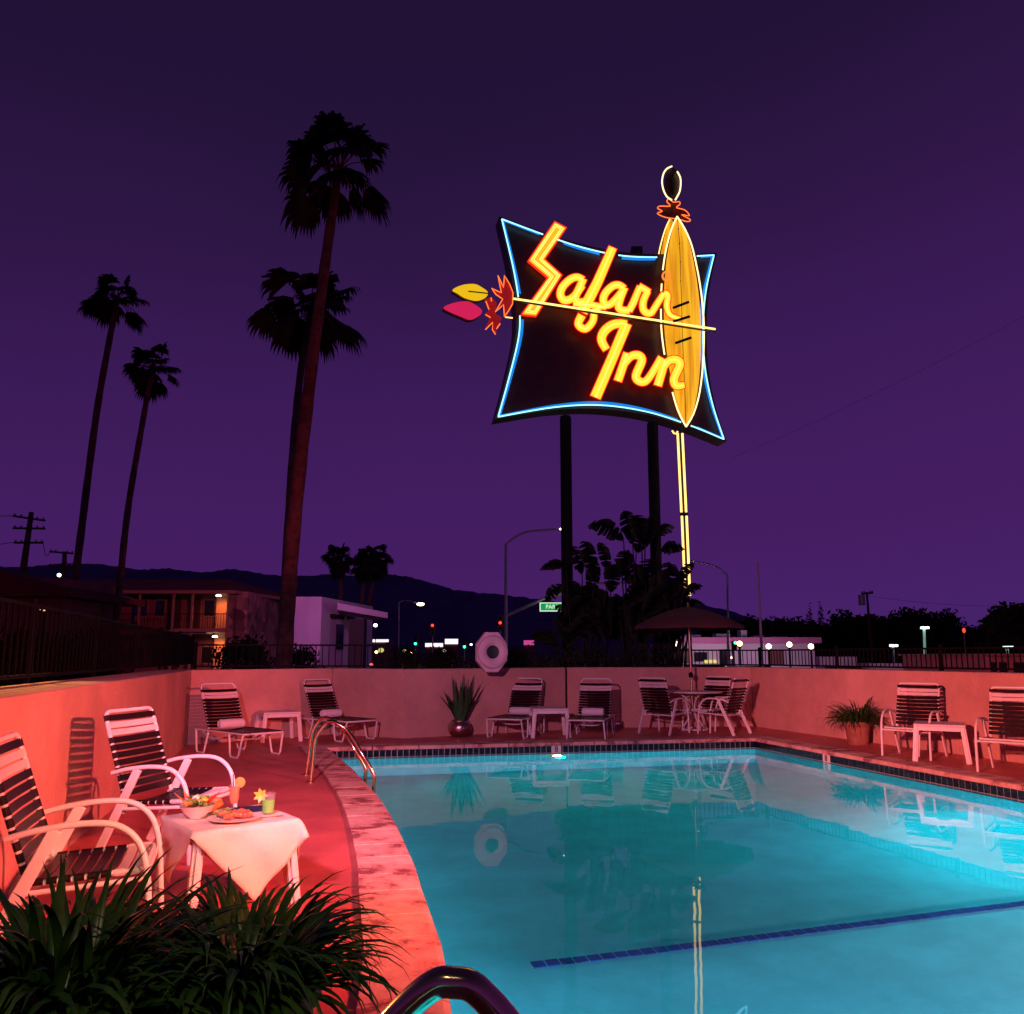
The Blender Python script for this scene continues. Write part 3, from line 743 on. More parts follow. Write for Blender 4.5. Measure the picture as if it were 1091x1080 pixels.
bm_, bn_, bt_ = marker(594, 792, bk_t, 'white depth marker tile reading 8 on the far pool edge above the pool light')
c = bm_ + bn_ * .02 + V((0, 0, -.42)); t = thing('pool_light', 'glowing underwater pool light below the far depth marker', 'pool light', c)
ml = Matrix((V((-bn_.y, bn_.x, 0)), V((0, 0, 1)), bn_)).transposed()
MB().lathe([(.12, 0), (.13, .02), (.105, .03)], c, 24, ml).build('trim_ring', 'steel', t, True)
MB().lathe([(0, .04), (.06, .036), (.10, .022), (.10, .0)], c, 24, ml).build('lens', em('pool_lens', (1, .62, .25), 60), t, True)

# ring buoy box standing on the wall
c = P(524.5, 694, D.y + .12); t = thing('life_ring', 'white octagonal life ring box standing on the back wall', 'life ring', c)
oc = [V((.315 * math.sin(PI / 8 + i * PI / 4) * .98, 0, .375 * math.cos(PI / 8 + i * PI / 4))) + c for i in range(8)]
rzm = Matrix.Rotation(R(22), 3, 'Z')
oc = [c + rzm @ (p - c) for p in oc]; nb = rzm @ V((0, -1, 0))
q = MB(); q.prism(oc, nb * -.10); q.build('case', 'ring', t, bevel=.01)
ml = Matrix((rzm @ V((1, 0, 0)), V((0, 0, 1)), nb)).transposed()
MB().lathe([(.115, .0), (.115, .03), (.15, .062), (.21, .075), (.27, .055), (.295, .0)], c, 40, ml).build('ring', 'ring', t, True)
MB().lathe([(0, .02), (.10, .022), (.114, .034), (.114, .002)], c, 32, ml).build('centre_disc', 'hole', t, True)

# ------------------------------------------------------------------ plants
def strap_leaf(mb, base, az, L_, w_, lift, droop, rnd, seg=7, tw=0):
    d = V((math.cos(az), math.sin(az), 0)); p = V(base); el = lift; side = V((-math.sin(az), math.cos(az), 0)); vs = []
    for i in range(seg + 1):
        t_ = i / seg; ww = w_ * (.65 + .5 * math.sin(PI * min(1, t_ * 1.1))) * (1 - t_ ** 4) / 2 + .0006
        dr = d * math.cos(el) + V((0, 0, math.sin(el))); nn = side.cross(dr)
        vs += [p - side * ww + nn * ww * .5, p, p + side * ww + nn * ww * .5]
        p = p + dr * (L_ / seg); el -= droop / seg * (.5 + t_ * 1.2)
    fs = []
    for i in range(seg):
        a = i * 3; fs += [(a, a + 1, a + 4, a + 3), (a + 1, a + 2, a + 5, a + 4)]
    mb.add(vs, fs)
def pot(t, c, r, h, m, rim=True):
    pr_ = [(0, 0), (r * .72, 0), (r * .78, h * .1), (r * .95, h * .8), (r, h * .82), (r * 1.03, h * .84), (r * 1.03, h), (r * .92, h), (r * .9, h * .88), (0, h * .88)]
    MB().lathe(pr_, c, 36).build('pot', m, t, True)
    MB().lathe([(0, h * .885), (r * .88, h * .89)], c, 24).build('soil', 'soil', t)
def grass_pot(name, label, c, r, h, cnt, L0, L1, w_, seed, lift=(.5, 1.45), droop=(1.2, 2.6), leafm='strapleaf', potm='terracotta'):
    c = V(c); rn = random.Random(seed); t = thing(name, label, 'potted plant', c)
    pot(t, c, r, h, potm); q = MB()
    for i in range(cnt):
        a = rn.uniform(0, 2 * PI); rr = r * .75 * math.sqrt(rn.random()); b = c + V((rr * math.cos(a), rr * math.sin(a), h * .87))
        strap_leaf(q, b, a + rn.uniform(-.7, .7), rn.uniform(L0, L1), w_ * rn.uniform(.7, 1.25), rn.uniform(*lift), rn.uniform(*droop), rn)
    q.build('foliage', leafm, t, smooth='leaf'); return t
# foreground planters
def fg(px, d, z=0): p = P(px, 1000, d); return V((p.x, p.y, z))
grass_pot('potted_agapanthus', 'dark leafy strap plant at the bottom left corner, nearest the viewer', fg(70, 2.75), .27, .35, 430, .32, .58, .028, 11, droop=(.9, 2.5))
grass_pot('potted_agapanthus', 'arching dark green strap plant in a clay pot beside the coping, front left', fg(258, 2.95), .26, .32, 460, .28, .54, .025, 12, droop=(1.2, 2.8))
# grass plant by the right wall
p = G(916, 793); grass_pot('potted_grass', 'bushy grass like plant in a clay pot by the right wall', (p.x + .02, p.y + .1, 0), .20, .36, 280, .36, .62, .02, 13, lift=(.4, 1.45), droop=(1.2, 2.8))
# sword plant
p = G(489, 785); c = V((p.x, p.y + .15, 0)); t = thing('sword_plant', 'tall sword leaved plant in a round bronze pot by the back wall', 'potted plant', c)
MB().lathe([(0, 0), (.12, 0), (.185, .06), (.21, .14), (.195, .22), (.15, .265), (.14, .27), (.15, .285), (.13, .285), (.125, .25), (0, .25)], c, 36).build('pot', 'bronze', t, True)
MB().lathe([(0, .251), (.124, .252)], c, 20).build('soil', 'soil', t)
q = MB(); rn = random.Random(5)
for i in range(30):
    a = rn.uniform(0, 2 * PI); rr = .09 * math.sqrt(rn.random())
    strap_leaf(q, c + V((rr * math.cos(a), rr * math.sin(a), .25)), a, rn.uniform(.45, .88), .062, rn.uniform(1.12, 1.53), rn.uniform(-.05, .35), rn)
for a in (3.0, 3.3, 2.6, .3): strap_leaf(q, c + V((0, 0, .26)), a, .62, .055, .95, .2, rn)
q.build('foliage', 'swordleaf', t, smooth='leaf')

# ------------------------------------------------------------------ fences
def fence(label, pts, z0, z1, sp_, pr_=.008, post=.025, pz=None, every=2.2):
    pts = [V(p) for p in pts]; t = thing('iron_fence', label, 'fence', (pts[0].x, pts[0].y, z0))
    pk = MB(); rl = MB()
    for a, b in zip(pts[:-1], pts[1:]):
        d = b - a; Ln = d.length; m_ = int(Ln / sp_)
        for zz in (z1 - .02, z0 + .06): rl.beam(a + V((0, 0, zz)), b + V((0, 0, zz)), .03, .03)
        for i in range(1, m_):
            q_ = a + d * (i / m_); pk.beam(q_ + V((0, 0, z0 + .05)), q_ + V((0, 0, z1 - .03)), pr_ * 2, pr_ * 2, (1, 0, 0))
        kk = max(1, int(Ln / every))
        for i in range(kk + 1):
            q_ = a + d * (i / kk); MB().box(q_ + V((0, 0, (z0 if pz is None else pz) * .5 + z1 * .5 + .02)), (post * 2, post * 2, z1 - (z0 if pz is None else pz) + .04)).build('post', 'black_metal', t)
    rl.build('rail', 'black_metal', t); pk.build('pickets', 'black_metal', t); return t
ol = oL * .93
fence('black picket fence along the top of the left wall', [lw(2.5) + ol, lw(19) + ol], W, 1.84, .15, .008, .018)
pA, pB = P(208, 700, 15.0), P(412, 700, 15.6)
fence('black picket fence behind the back wall in front of the apartments', [(pA.x, pA.y, 0), (pB.x, pB.y, 0)], W - .02, 1.61, .115, .007, pz=0)
k0 = P(712, 700, 17.0)
fence('black picket fence above the right wall', [(k0.x, k0.y, 0), (K.x + .35, K.y + .55, 0), (K + kn * 14 + off(K, N2, .40))], W - .02, 1.53, .10, .007, pz=0, every=2.4)

# ------------------------------------------------------------------ foliage builders
def leaf_cloud(mb, blobs, cnt, sz, rn):
    tot = sum(b[3] * b[4] * b[5] for b in blobs)
    for (x, y, z, rx, ry, rz_) in blobs:
        for i in range(int(cnt * rx * ry * rz_ / tot)):
            d = V((rn.gauss(0, 1), rn.gauss(0, 1), rn.gauss(0, 1))).normalized() * (rn.random() ** .35) * rn.uniform(.85, 1.08)
            c = V((x + d.x * rx, y + d.y * ry, z + d.z * rz_)); u = V((rn.uniform(-1, 1), rn.uniform(-1, 1), rn.uniform(-1, 1))).normalized() * sz * rn.uniform(.6, 1.4); w_ = u.orthogonal().normalized() * sz * .45
            mb.quad(c - u, c + w_, c + u, c - w_)
def make_tree(name, cat, hgt, wid, seed, cnt=2600, sz=.28, trunk_h=.35, shape='round'):
    rn = random.Random(seed); t = thing(name, 'x', cat, (0, 0, 0)); bl = []
    if shape == 'round':
        for i in range(13):
            a = rn.uniform(0, 2 * PI); r_ = rn.uniform(.1, .33) * wid; z_ = rn.uniform(trunk_h + .12, .86) * hgt; s_ = rn.uniform(.13, .22)
            bl.append((r_ * math.cos(a), r_ * math.sin(a), z_, s_ * wid, s_ * wid, s_ * wid * .8))
        bl.append((0, 0, hgt * .6, wid * .3, wid * .3, hgt * .3)); bl.append((0, 0, hgt * .3, wid * .36, wid * .36, hgt * .26))
    else:
        for i in range(9): bl.append((rn.uniform(-.04, .04) * wid, 0, hgt * (.12 + .1 * i), wid * .5 * (1 - (i / 9) ** 1.6) + .08, wid * .5 * (1 - (i / 9) ** 1.6) + .08, hgt * .09))
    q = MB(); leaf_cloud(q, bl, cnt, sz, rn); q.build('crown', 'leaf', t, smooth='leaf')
    q = MB(); q.tube([(0, 0, 0), (wid * .01, 0, hgt * .3), (0, 0, hgt * .6)], [wid * .035, wid * .025, wid * .012], 8)
    for i in range(5):
        a = i * 1.3; q.tube([(0, 0, hgt * .32), (wid * .14 * math.cos(a), wid * .14 * math.sin(a), hgt * .48), (wid * .25 * math.cos(a), wid * .25 * math.sin(a), hgt * .66)], [wid * .018, wid * .012, wid * .005], 6)
    q.build('trunk', 'trunk', t, True); return t

# far trees, right
trees = [make_tree('broadleaf_tree', 'tree', 6.2, 8, s) for s in (1, 2, 3)]
GTt = 'dark trees beyond the right wall'
tr_spec = [(795, 657, 78, 66, 'low dark tree behind the flagpole'), (838, 655, 84, 60, 'dark rounded tree left of the twin cypresses'), (905, 652, 86, 66, 'dark tree immediately left of the transformer pole'), (943, 655, 90, 56, 'dark tree immediately right of the transformer pole'),
           (978, 646, 84, 60, 'tall dark tree behind the tallest car park light'), (1012, 650, 86, 46, 'dark tree right of the tallest car park light'), (1040, 664, 80, 60, 'low dark tree below the red beacon'), (1085, 640, 60, 88, 'big dark tree at the right edge of the view'),
           (868, 664, 92, 50, 'low dark tree at the foot of the twin cypresses'), (765, 664, 90, 50, 'low dark tree behind the parasol')]
used = set()
for i, (px, ytop, d, wpx, lb) in enumerate(tr_spec):
    b = P(px, 698, d); ht = P(px, ytop, d).z; src = trees[i % 3]; sc = (ht / 6.0)
    if i % 3 not in used: used.add(i % 3); o = put(src, (b.x, b.y, 0), i * 1.1, 1)
    else: o = dup(src, (b.x, b.y, 0), i * 1.1)
    wsc = wpx * d / F / 7.0
    o.scale = (wsc * 1.15, wsc * 1.15, sc); o['label'] = lb; o['group'] = GTt
cy = make_tree('cypress_tree', 'tree', 6, 1.3, 9, 900, .16, shape='c')
for i, (px, yt) in enumerate(((865.5, 642), (877, 640))):
    b = P(px, 698, 75); o = put(cy, (b.x, b.y, 0)) if i == 0 else dup(cy, (b.x, b.y, 0), 1)
    o.scale = (1, 1, P(px, yt, 75).z / 6); o['label'] = ('left one of two slim pointed cypresses above the trees', 'right one of two slim pointed cypresses above the trees')[i]; o['group'] = 'twin cypresses'
# dark shrubs behind the left fence and around the apartments
shr = make_tree('shrub', 'shrub', 2.0, 2.6, 21, 2200, .085, .1)
sspec = [(20, 676, 22, 'dark shrub at the far left behind the left fence'), (62, 678, 24, 'dark shrub behind the left fence near the warm lamp'), (105, 672, 34, 'dark shrub behind the left fence under the second leaning palm'), (262, 682, 27, 'dark shrub in front of the flagstone wall'),
         (322, 690, 30, 'small dark shrub at the foot of the tallest palm'), (432, 690, 42, 'dark shrub below the curved street lamp'), (470, 692, 40, 'low dark shrub left of the life ring'), (550, 692, 40, 'low dark shrub right of the life ring')]
for i, (px, yt, d, lb) in enumerate(sspec):
    b = P(px, 698, d); o = put(shr, (b.x, b.y, 0)) if i == 0 else dup(shr, (b.x, b.y, 0), i * .9)
    s_ = P(px, yt, d).z / 1.9; o.scale = (s_, s_, s_); o['label'] = lb; o['group'] = 'dark shrubs beyond the walls'
# hedge
def hedge(label, px0, px1, d, top, seed):
    rn = random.Random(seed); a = P(px0, 698, d); b = P(px1, 698, d); t = thing('hedge', label, 'hedge', ((a.x + b.x) / 2, d, 0)); q = MB()
    n_ = int((b.x - a.x) / .35); bl = [(a.x + (b.x - a.x) * (i + .5) / n_, d, top * .5, .34, .4, top * .5 * rn.uniform(.93, 1.04)) for i in range(n_)]
    leaf_cloud(q, bl, 420 * n_, .05, rn); q.build('foliage', 'leaf', t, smooth='leaf')
    q = MB()
    for i in range(n_): x = a.x + (b.x - a.x) * (i + .5) / n_; q.tube([(x, d, 0), (x + .05, d, top * .8)], [.03, .01], 5)
    q.build('stems', 'trunk', t)
hedge('low clipped dark hedge behind the centre back wall', 418, 700, 17.7, 1.53, 4)

# palms
def frond(mb, st, c, az, el, pet, fan, rn, nl=22):
    d = V((math.cos(az) * math.cos(el), math.sin(az) * math.cos(el), math.sin(el))); e_ = c + d * pet + V((0, 0, -.12 * pet * math.cos(el)))
    st.tube([c, c + d * pet * .5 + V((0, 0, .02)), e_], [.03, .022, .016], 5)
    d2 = (d + V((0, 0, -.28))).normalized(); side = V((-math.sin(az), math.cos(az), 0)); side = (side * math.cos(rn.uniform(-.4, .4)) + d2.cross(side) * .3).normalized()
    for i in range(nl):
        th = (i / (nl - 1) - .5) * 2 * 1.5; L_ = fan * (.72 + .28 * math.cos(th * .8)) * rn.uniform(.85, 1.08)
        dr = (d2 * math.cos(th) + side * math.sin(th)).normalized(); ww = dr.cross(side if abs(dr.dot(side)) < .9 else d2).normalized()
        wv = dr.cross(ww).normalized() * (.062 * fan)
        p0 = e_; p1 = e_ + dr * L_ * .55 + V((0, 0, -.05 * fan)); p2 = e_ + dr * L_ * .86 + V((0, 0, -.22 * fan)); p3 = e_ + dr * L_ * .98 + V((0, 0, -.48 * fan))
        mb.add([p0 - wv * .4, p0 + wv * .4, p1 - wv * 1.5, p1 + wv * 1.5, p2 - wv * .8, p2 + wv * .8, p3], [(0, 1, 3, 2), (2, 3, 5, 4), (4, 5, 6)])
def palm(label, trunk_px, d, r0, r1, R_, seed, cnt=34, down=-.9, skirt=0, nl=22):
    rn = random.Random(seed); pts = [P(x, y, d) for x, y in trunk_px]; b = pts[0]
    g = b + (b - pts[1]) * (b.z / max(.1, (pts[1] - b).z)); g.z = 0
    t = thing('fan_palm', label, 'palm tree', g, 'fan palms'); top = pts[-1]
    tp = smooth([g] + pts, 8); k_ = len(tp)
    MB().tube(tp, [(r0 + (r1 - r0) * min(1, i / k_ * 1.1)) * (1 + .05 * math.sin(i * 2.1)) for i in range(k_)], 12).build('trunk', 'trunk', t, True)
    q = MB(); st = MB()
    for i in range(cnt):
        az = i * 2.39996 + rn.uniform(-.5, .5); el = 1.25 + (down - 1.25) * ((i + .5) / cnt) ** 1.0 + rn.uniform(-.2, .2)
        frond(q, st, top + V((0, 0, -.1)), az, el, R_ * .54 * rn.uniform(.55, 1.2), R_ * .44 * rn.uniform(.8, 1.15), rn, nl)
    for i in range(skirt):
        az = rn.uniform(0, 6.28); frond(q, st, top + V((0, 0, -.3 - .25 * R_ * rn.random())), az, -1.15, R_ * .28, R_ * .42, rn, 16)
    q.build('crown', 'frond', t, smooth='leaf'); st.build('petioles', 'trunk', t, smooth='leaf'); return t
palm('tallest fan palm with the reddish trunk, standing in front', [(302, 712), (313, 560), (331, 400), (348, 270), (361, 178)], 25.5, .29, .15, 2.25, 31, 25, -.6)
palm('fan palm with its crown half behind the tallest trunk', [(300, 690), (311, 500), (320, 400), (332, 328)], 28, .17, .12, 2.2, 32, 25, -.5)
palm('tall slim fan palm farthest left', [(77, 640), (86, 570), (103, 440), (118, 355), (125, 318)], 38, .19, .13, 1.7, 33, 23, -.65)
palm('shorter slim fan palm, second from the left', [(127, 630), (136, 545), (152, 450), (163, 390)], 38, .17, .12, 1.6, 34, 23, -.65)
palm('small stout palm above the white building, leftmost of three', [(362, 650), (363, 625), (361, 592)], 58, .16, .14, 1.35, 35, 44, -1.0, 22, 24)
palm('small stout palm above the white building, middle of three', [(384, 655), (387, 622), (389, 596)], 58, .16, .14, 1.35, 36, 44, -1.0, 22, 24)
palm('small stout palm above the white building, rightmost of three', [(391, 657), (396, 625), (401, 592)], 60, .17, .14, 1.45, 37, 44, -1.0, 22, 24)

# giant bird of paradise clump around the posts
def paddle(q, st, base, p0, p1, wd, rn, bend=.15):
    base, p0, p1 = V(base), V(p0), V(p1); st.tube(smooth([base, base.lerp(p0, .55) + V((0, 0, .1)), p0], 4), [.035 - .02 * i / 8 for i in range(9)], 5)
    d = p1 - p0; L_ = d.length; mid = (p0 + p1) / 2 + V((0, 0, bend * L_)); seg = 13; hv = V((rn.uniform(-1, 1), rn.uniform(-1, .2), .3)).normalized(); sd = d.cross(hv).normalized()
    if abs(sd.x) + abs(sd.z) < .8: sd = d.cross(V((0, 1, 0))).normalized()
    nn = sd.cross(d).normalized(); cs_ = []; ws_ = []
    for i in range(seg + 1):
        t_ = i / seg; cs_.append(p0 * (1 - t_) ** 2 + mid * 2 * t_ * (1 - t_) + p1 * t_ * t_ + V((0, 0, -.18 * L_ * t_ ** 3))); ws_.append(wd * 1.25 * max(.04, math.sin(PI * min(1, t_ * .95 + .04))) ** .7 / 2)
    for sg_ in (-1, 1):
        for i in range(seg):
            dr_ = V((0, 0, -1)) * ws_[i] * (rn.uniform(.2, .5) if rn.random() < .3 else .12); tw_ = (cs_[i + 1] - cs_[i]) * (rn.uniform(.1, .5) if rn.random() < .3 else .15); e0 = cs_[i] + sd * sg_ * ws_[i] * rn.uniform(.93, 1.05) + dr_ + tw_; e1 = cs_[i + 1] + sd * sg_ * ws_[i + 1] * rn.uniform(.93, 1.05) + dr_ + tw_
            q.quad(cs_[i], cs_[i + 1], e1 + nn * ws_[i] * .2, e0 + nn * ws_[i] * .2)
def c8(x, y, d): return P(570 + x / 5.195, 530 + y / 5.195, d)
def clump(label, base_c, leaves, d0, seed):
    rn = random.Random(seed); g = c8(base_c[0], base_c[1], d0); g = V((g.x, d0, 0)); t = thing('bird_of_paradise_plant', label, 'large plant', g); q = MB(); st = MB()
    for (x0, y0, x1, y1, wpx) in leaves:
        d = d0 + rn.uniform(-.5, .5); d1 = d + rn.uniform(-.35, .35)
        paddle(q, st, g + V((rn.uniform(-.35, .35), rn.uniform(-.25, .25), .05)), c8(x0, y0, d), c8(x1, y1, d1), wpx / 5.195 * d / F, rn, rn.uniform(.08, .2))
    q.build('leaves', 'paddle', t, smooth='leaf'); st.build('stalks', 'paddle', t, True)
rnx = random.Random(77)
lv1 = [(330, 460, 265, 185, 75), (260, 420, 195, 225, 65), (410, 430, 352, 200, 60), (170, 370, 30, 365, 50), (150, 480, 60, 545, 60), (300, 560, 330, 300, 90), (230, 600, 180, 420, 90), (130, 800, -20, 735, 80), (420, 520, 440, 330, 80), (200, 720, 110, 560, 90), (330, 700, 290, 500, 90), (120, 830, 40, 730, 60)]
lv1 += [(rnx.uniform(150, 420), rnx.uniform(650, 800), rnx.uniform(120, 450), rnx.uniform(420, 640), rnx.uniform(70, 100)) for _ in range(16)]
lv2 = [(490, 230, 300, 105, 80), (540, 250, 490, 25, 80), (590, 240, 560, 60, 90), (610, 260, 640, 60, 90), (560, 300, 640, 130, 90), (690, 210, 765, 130, 60), (700, 290, 825, 255, 60), (520, 480, 440, 300, 90), (600, 520, 520, 330, 90), (620, 480, 640, 300, 110), (480, 420, 520, 250, 80), (650, 620, 560, 450, 90)]
lv2 += [(rnx.uniform(430, 640), rnx.uniform(600, 800), rnx.uniform(420, 680), rnx.uniform(380, 620), rnx.uniform(80, 110)) for _ in range(16)]
lv3 = [(740, 580, 742, 300, 100), (780, 560, 800, 380, 90), (800, 460, 875, 325, 50), (820, 540, 925, 460, 50), (820, 600, 955, 575, 50), (700, 600, 690, 380, 100), (840, 620, 900, 545, 40), (720, 640, 640, 480, 90), (830, 660, 850, 560, 60), (800, 660, 880, 590, 60), (850, 700, 800, 600, 60), (880, 680, 900, 600, 50), (810, 640, 830, 520, 50)]
lv3 += [(rnx.uniform(600, 800), rnx.uniform(640, 820), rnx.uniform(600, 860), rnx.uniform(430, 640), rnx.uniform(80, 110)) for _ in range(15)]
clump('large paddle leaved plant around the left sign post', (300, 880), lv1, 20.5, 41)
clump('tallest paddle leaved plant, between the two sign posts', (560, 880), lv2, 21.2, 42)
clump('large paddle leaved plant below the yellow neon pole, right of the right post', (740, 880), lv3, 20.2, 43)
hedge('dense dark hedge behind the parasol under the paddle leaved plants', 560, 715, 19.0, 1.72, 6)

# ------------------------------------------------------------------ the neon sign
SD = 24.0; YAW = R(12); s_o = P(650, 350, SD); s_n = V((math.sin(YAW), -math.cos(YAW), 0)); s_t = V((math.cos(YAW), math.sin(YAW), 0))
def S(x, y, o=0.0):
    r = ray(x, y); c = V((0, 0, H)); t_ = ((s_o + s_n * o) - c).dot(s_n) / r.dot(s_n); return c + r * t_
sg = thing('motel_sign', 'tall black neon motel sign with yellow script lettering, a spear and a yellow shield', 'neon sign', V((P(650, 698, SD).x, SD, 0)))
PX = SD / F   # metres per pixel on the sign
def pm(name, mb, m, sm_=False, bev=0): return mb.build(name, m, sg, sm_, bev)
# panel outline with concave edges
TLc, TRc, BRc, BLc = (534, 233), (761.5, 271.5), (772, 469), (530, 445)
top = smooth([(*TLc, 0), (580, 250, 0), (620, 263, 0), (665, 272, 0), (715, 273.5, 0), (*TRc, 0)], 6)
rgt = smooth([(*TRc, 0), (753, 310, 0), (750, 350, 0), (752, 392, 0), (760, 432, 0), (*BRc, 0)], 6)
bot = smooth([(*BRc, 0), (735, 454, 0), (690, 440, 0), (640, 433, 0), (590, 435, 0), (*BLc, 0)], 6)
lft = smooth([(*BLc, 0), (541, 405, 0), (551.5, 360, 0), (552.5, 330, 0), (547, 290, 0), (*TLc, 0)], 6)
out = top[:-1] + rgt[:-1] + bot[:-1] + lft[:-1]
cxy = V((650, 355, 0))
def grow(p, g): d = (p - cxy); return p + d.normalized() * g
pm('cabinet', MB().prism([S(*grow(p, 3.0).xy, -.02) for p in out], s_n * -.62), 'dark_panel')
def tubepx(name, pts, r, m, o=.12, closed=False, n_=8):
    q = MB(); q.tube([S(p[0], p[1], o) for p in pts], r, n_, closed); return pm(name, q, m, True)
bord = [grow(p, -1.0) for p in out]
# blue border tubes broken where letters and shield cross
def seg(poly, skip):
    runs = []; cur = []
    for p in poly:
        if any(x0 <= p.x <= x1 and y0 <= p.y <= y1 for x0, y0, x1, y1 in skip):
            if len(cur) > 1: runs.append(cur)
            cur = []
        else: cur.append(p)
    if len(cur) > 1: runs.append(cur)
    return runs
def dense(poly, k_=4):
    o_ = []
    for a, b in zip(poly[:-1], poly[1:]): o_ += [a.lerp(b, i / k_) for i in range(k_)]
    return o_ + [poly[-1]]
bb = dense(bord + [bord[0]], 4)
for rn_ in seg(bb, [(579, 240, 593, 262), (646, 264, 658, 276), (545, 318, 556, 336), (700, 262, 741, 280), (727, 440, 736, 470)]):
    tubepx('border_tube', rn_, .021, 'n_blue', .14)
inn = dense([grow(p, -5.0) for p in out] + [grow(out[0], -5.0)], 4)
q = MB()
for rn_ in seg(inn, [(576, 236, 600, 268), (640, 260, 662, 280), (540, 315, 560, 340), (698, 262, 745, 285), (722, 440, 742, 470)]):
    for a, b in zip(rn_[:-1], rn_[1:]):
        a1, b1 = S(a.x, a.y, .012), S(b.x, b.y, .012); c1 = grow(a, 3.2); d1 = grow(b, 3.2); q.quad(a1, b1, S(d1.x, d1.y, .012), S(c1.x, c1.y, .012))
pm('border_glow_strip', q, 'n_bluedim')  # tube glow on the cabinet face, put in as an emissive strip

cA_ = lambda pts: [(550 + x / 9.818, 230 + y / 9.818) for x, y in pts]
cB_ = lambda pts: [(630 + x / 9.818, 270 + y / 9.818) for x, y in pts]
cC_ = lambda pts: [(620 + x / 9.0, 330 + y / 9.0) for x, y in pts]
cS_ = lambda pts: [(460 + x / 3.1765, 160 + y / 3.1765) for x, y in pts]
oo = [0]
def outline_of(pts, hws, sm_=True):
    p3 = [V((x, y, 0)) for x, y in pts]; 
    if sm_ and len(p3) > 2: p3 = smooth(p3, 5)
    k_ = len(p3); l_, r_ = [], []
    for i in range(k_):
        t_ = (p3[min(i + 1, k_ - 1)] - p3[max(i - 1, 0)]).normalized(); n_ = V((-t_.y, t_.x, 0))
        f_ = i / (k_ - 1) * (len(hws) - 1); j = min(int(f_), len(hws) - 2); hw_ = hws[j] + (hws[j + 1] - hws[j]) * (f_ - j)
        l_.append(p3[i] + n_ * hw_); r_.append(p3[i] - n_ * hw_)
    return l_, r_, p3
def stroke(q, l_, r_, o0, o1):
    k_ = len(l_); A = [S(p.x, p.y, o1) for p in l_]; B_ = [S(p.x, p.y, o1) for p in r_]; A0 = [S(p.x, p.y, o0) for p in l_]; B0 = [S(p.x, p.y, o0) for p in r_]
    for i in range(k_ - 1):
        q.quad(A[i], A[i + 1], B_[i + 1], B_[i]); q.quad(A[i], A0[i], A0[i + 1], A[i + 1]); q.quad(B_[i], B_[i + 1], B0[i + 1], B0[i])
    q.quad(A[0], B_[0], B0[0], A0[0]); q.quad(A[-1], A0[-1], B0[-1], B_[-1])
def letter(name, strokes, edge=1.0, facem='n_face', lines=True):
    L_ = None; fq = MB(); eq = MB(); lq = MB()
    for (pts, hws, sm_) in strokes:
        oo[0] += 1; o = oo[0] * .0015
        l_, r_, p3 = outline_of(pts, hws, sm_); stroke(fq, l_, r_, .26, .32 + o)
        pl = [p3[0] - (p3[1] - p3[0]).normalized() * edge] + p3[1:-1] + [p3[-1] + (p3[-1] - p3[-2]).normalized() * edge]
        l2, r2, _ = outline_of([(p.x, p.y) for p in pl], [h_ + edge for h_ in hws], False); stroke(eq, l2, r2, 0.10, .24 + o)
        if lines: lq.tube([S(p.x, p.y, .335 + o) for p in p3[1:-1]] if len(p3) > 3 else [S(p.x, p.y, .335 + o) for p in p3], .012, 5)
    root = pm('letter', fq, facem); root['label'] = name
    eo = eq.build('red_edge', 'n_redch', root);
    if lines: lq.build('inner_tube', 'n_letter', root, True)
    return root
# MB.build subtracts parent.location (0 for parts) plus grandparent's, so sub-parts line up
letter_S = [([(591.5, 240.5), (572, 277)], [5.6, 6.6], False), ([(571, 272), (592, 296)], [5.8, 5.8], False), ([(592.5, 291.5), (565, 334.5)], [6.0, 6.4], False)]
def poly_letter(pts, name):
    oo[0] += 1; ps = [V((x, y, 0)) for x, y in pts]; c_ = sum(ps, V((0, 0, 0))) / len(ps)
    root = pm('letter', MB().prism([S(p.x, p.y, .22) for p in ps], s_n * -.06), 'n_face2'); root['label'] = name
    # glowing red edge plate and inner tubes follow the outline
    k_ = len(ps)
    def ins(g):
        o_ = []
        for i in range(k_):
            a, b, c = ps[i - 1], ps[i], ps[(i + 1) % k_]; n1 = V(((b - a).y, -(b - a).x, 0)).normalized(); n2 = V(((c - b).y, -(c - b).x, 0)).normalized(); m_ = (n1 + n2).normalized()
            o_.append(b + m_ * g / max(.45, m_.dot(n1)))
        return o_
    sgn = 1 if geometry.area_tri(*[p.to_3d() for p in (ps[0], ps[1], ps[2])]) >= 0 else 1
    area = sum(ps[i].x * ps[(i + 1) % k_].y - ps[(i + 1) % k_].x * ps[i].y for i in range(k_)) / 2; sgn = 1 if area > 0 else -1
    MB().prism([S(p.x, p.y, .12) for p in ins(sgn * 1.3)], s_n * -.12).build('red_edge', 'n_redch', root)
    q = MB(); 
    for g, m_ in ((-1.5, 'n_pale'), (-3.3, 'n_pale')):
        pp = dense(ins(sgn * g) + [ins(sgn * g)[0]], 3)[:-1]; q.tube([S(p.x, p.y, .235) for p in pp], .011, 5, True)
    q.build('inner_tube', 'n_yel', root, True)
    return root
poly_letter(cA_([(405, 70), (515, 128), (288, 455), (472, 622), (210, 1038), (70, 1022), (345, 640), (138, 465)]), 'zigzag capital S')
letter('lower case a after the S', [(cA_([(700, 672), (640, 645), (570, 665), (490, 740), (462, 820), (492, 880), (555, 880), (620, 830), (690, 730)]), [3.4, 3.8, 3.9, 3.9, 3.6], True), (cA_([(705, 660), (650, 780), (618, 860), (650, 905), (730, 895)]), [3.6, 3.9, 3.9, 3.3], True)])
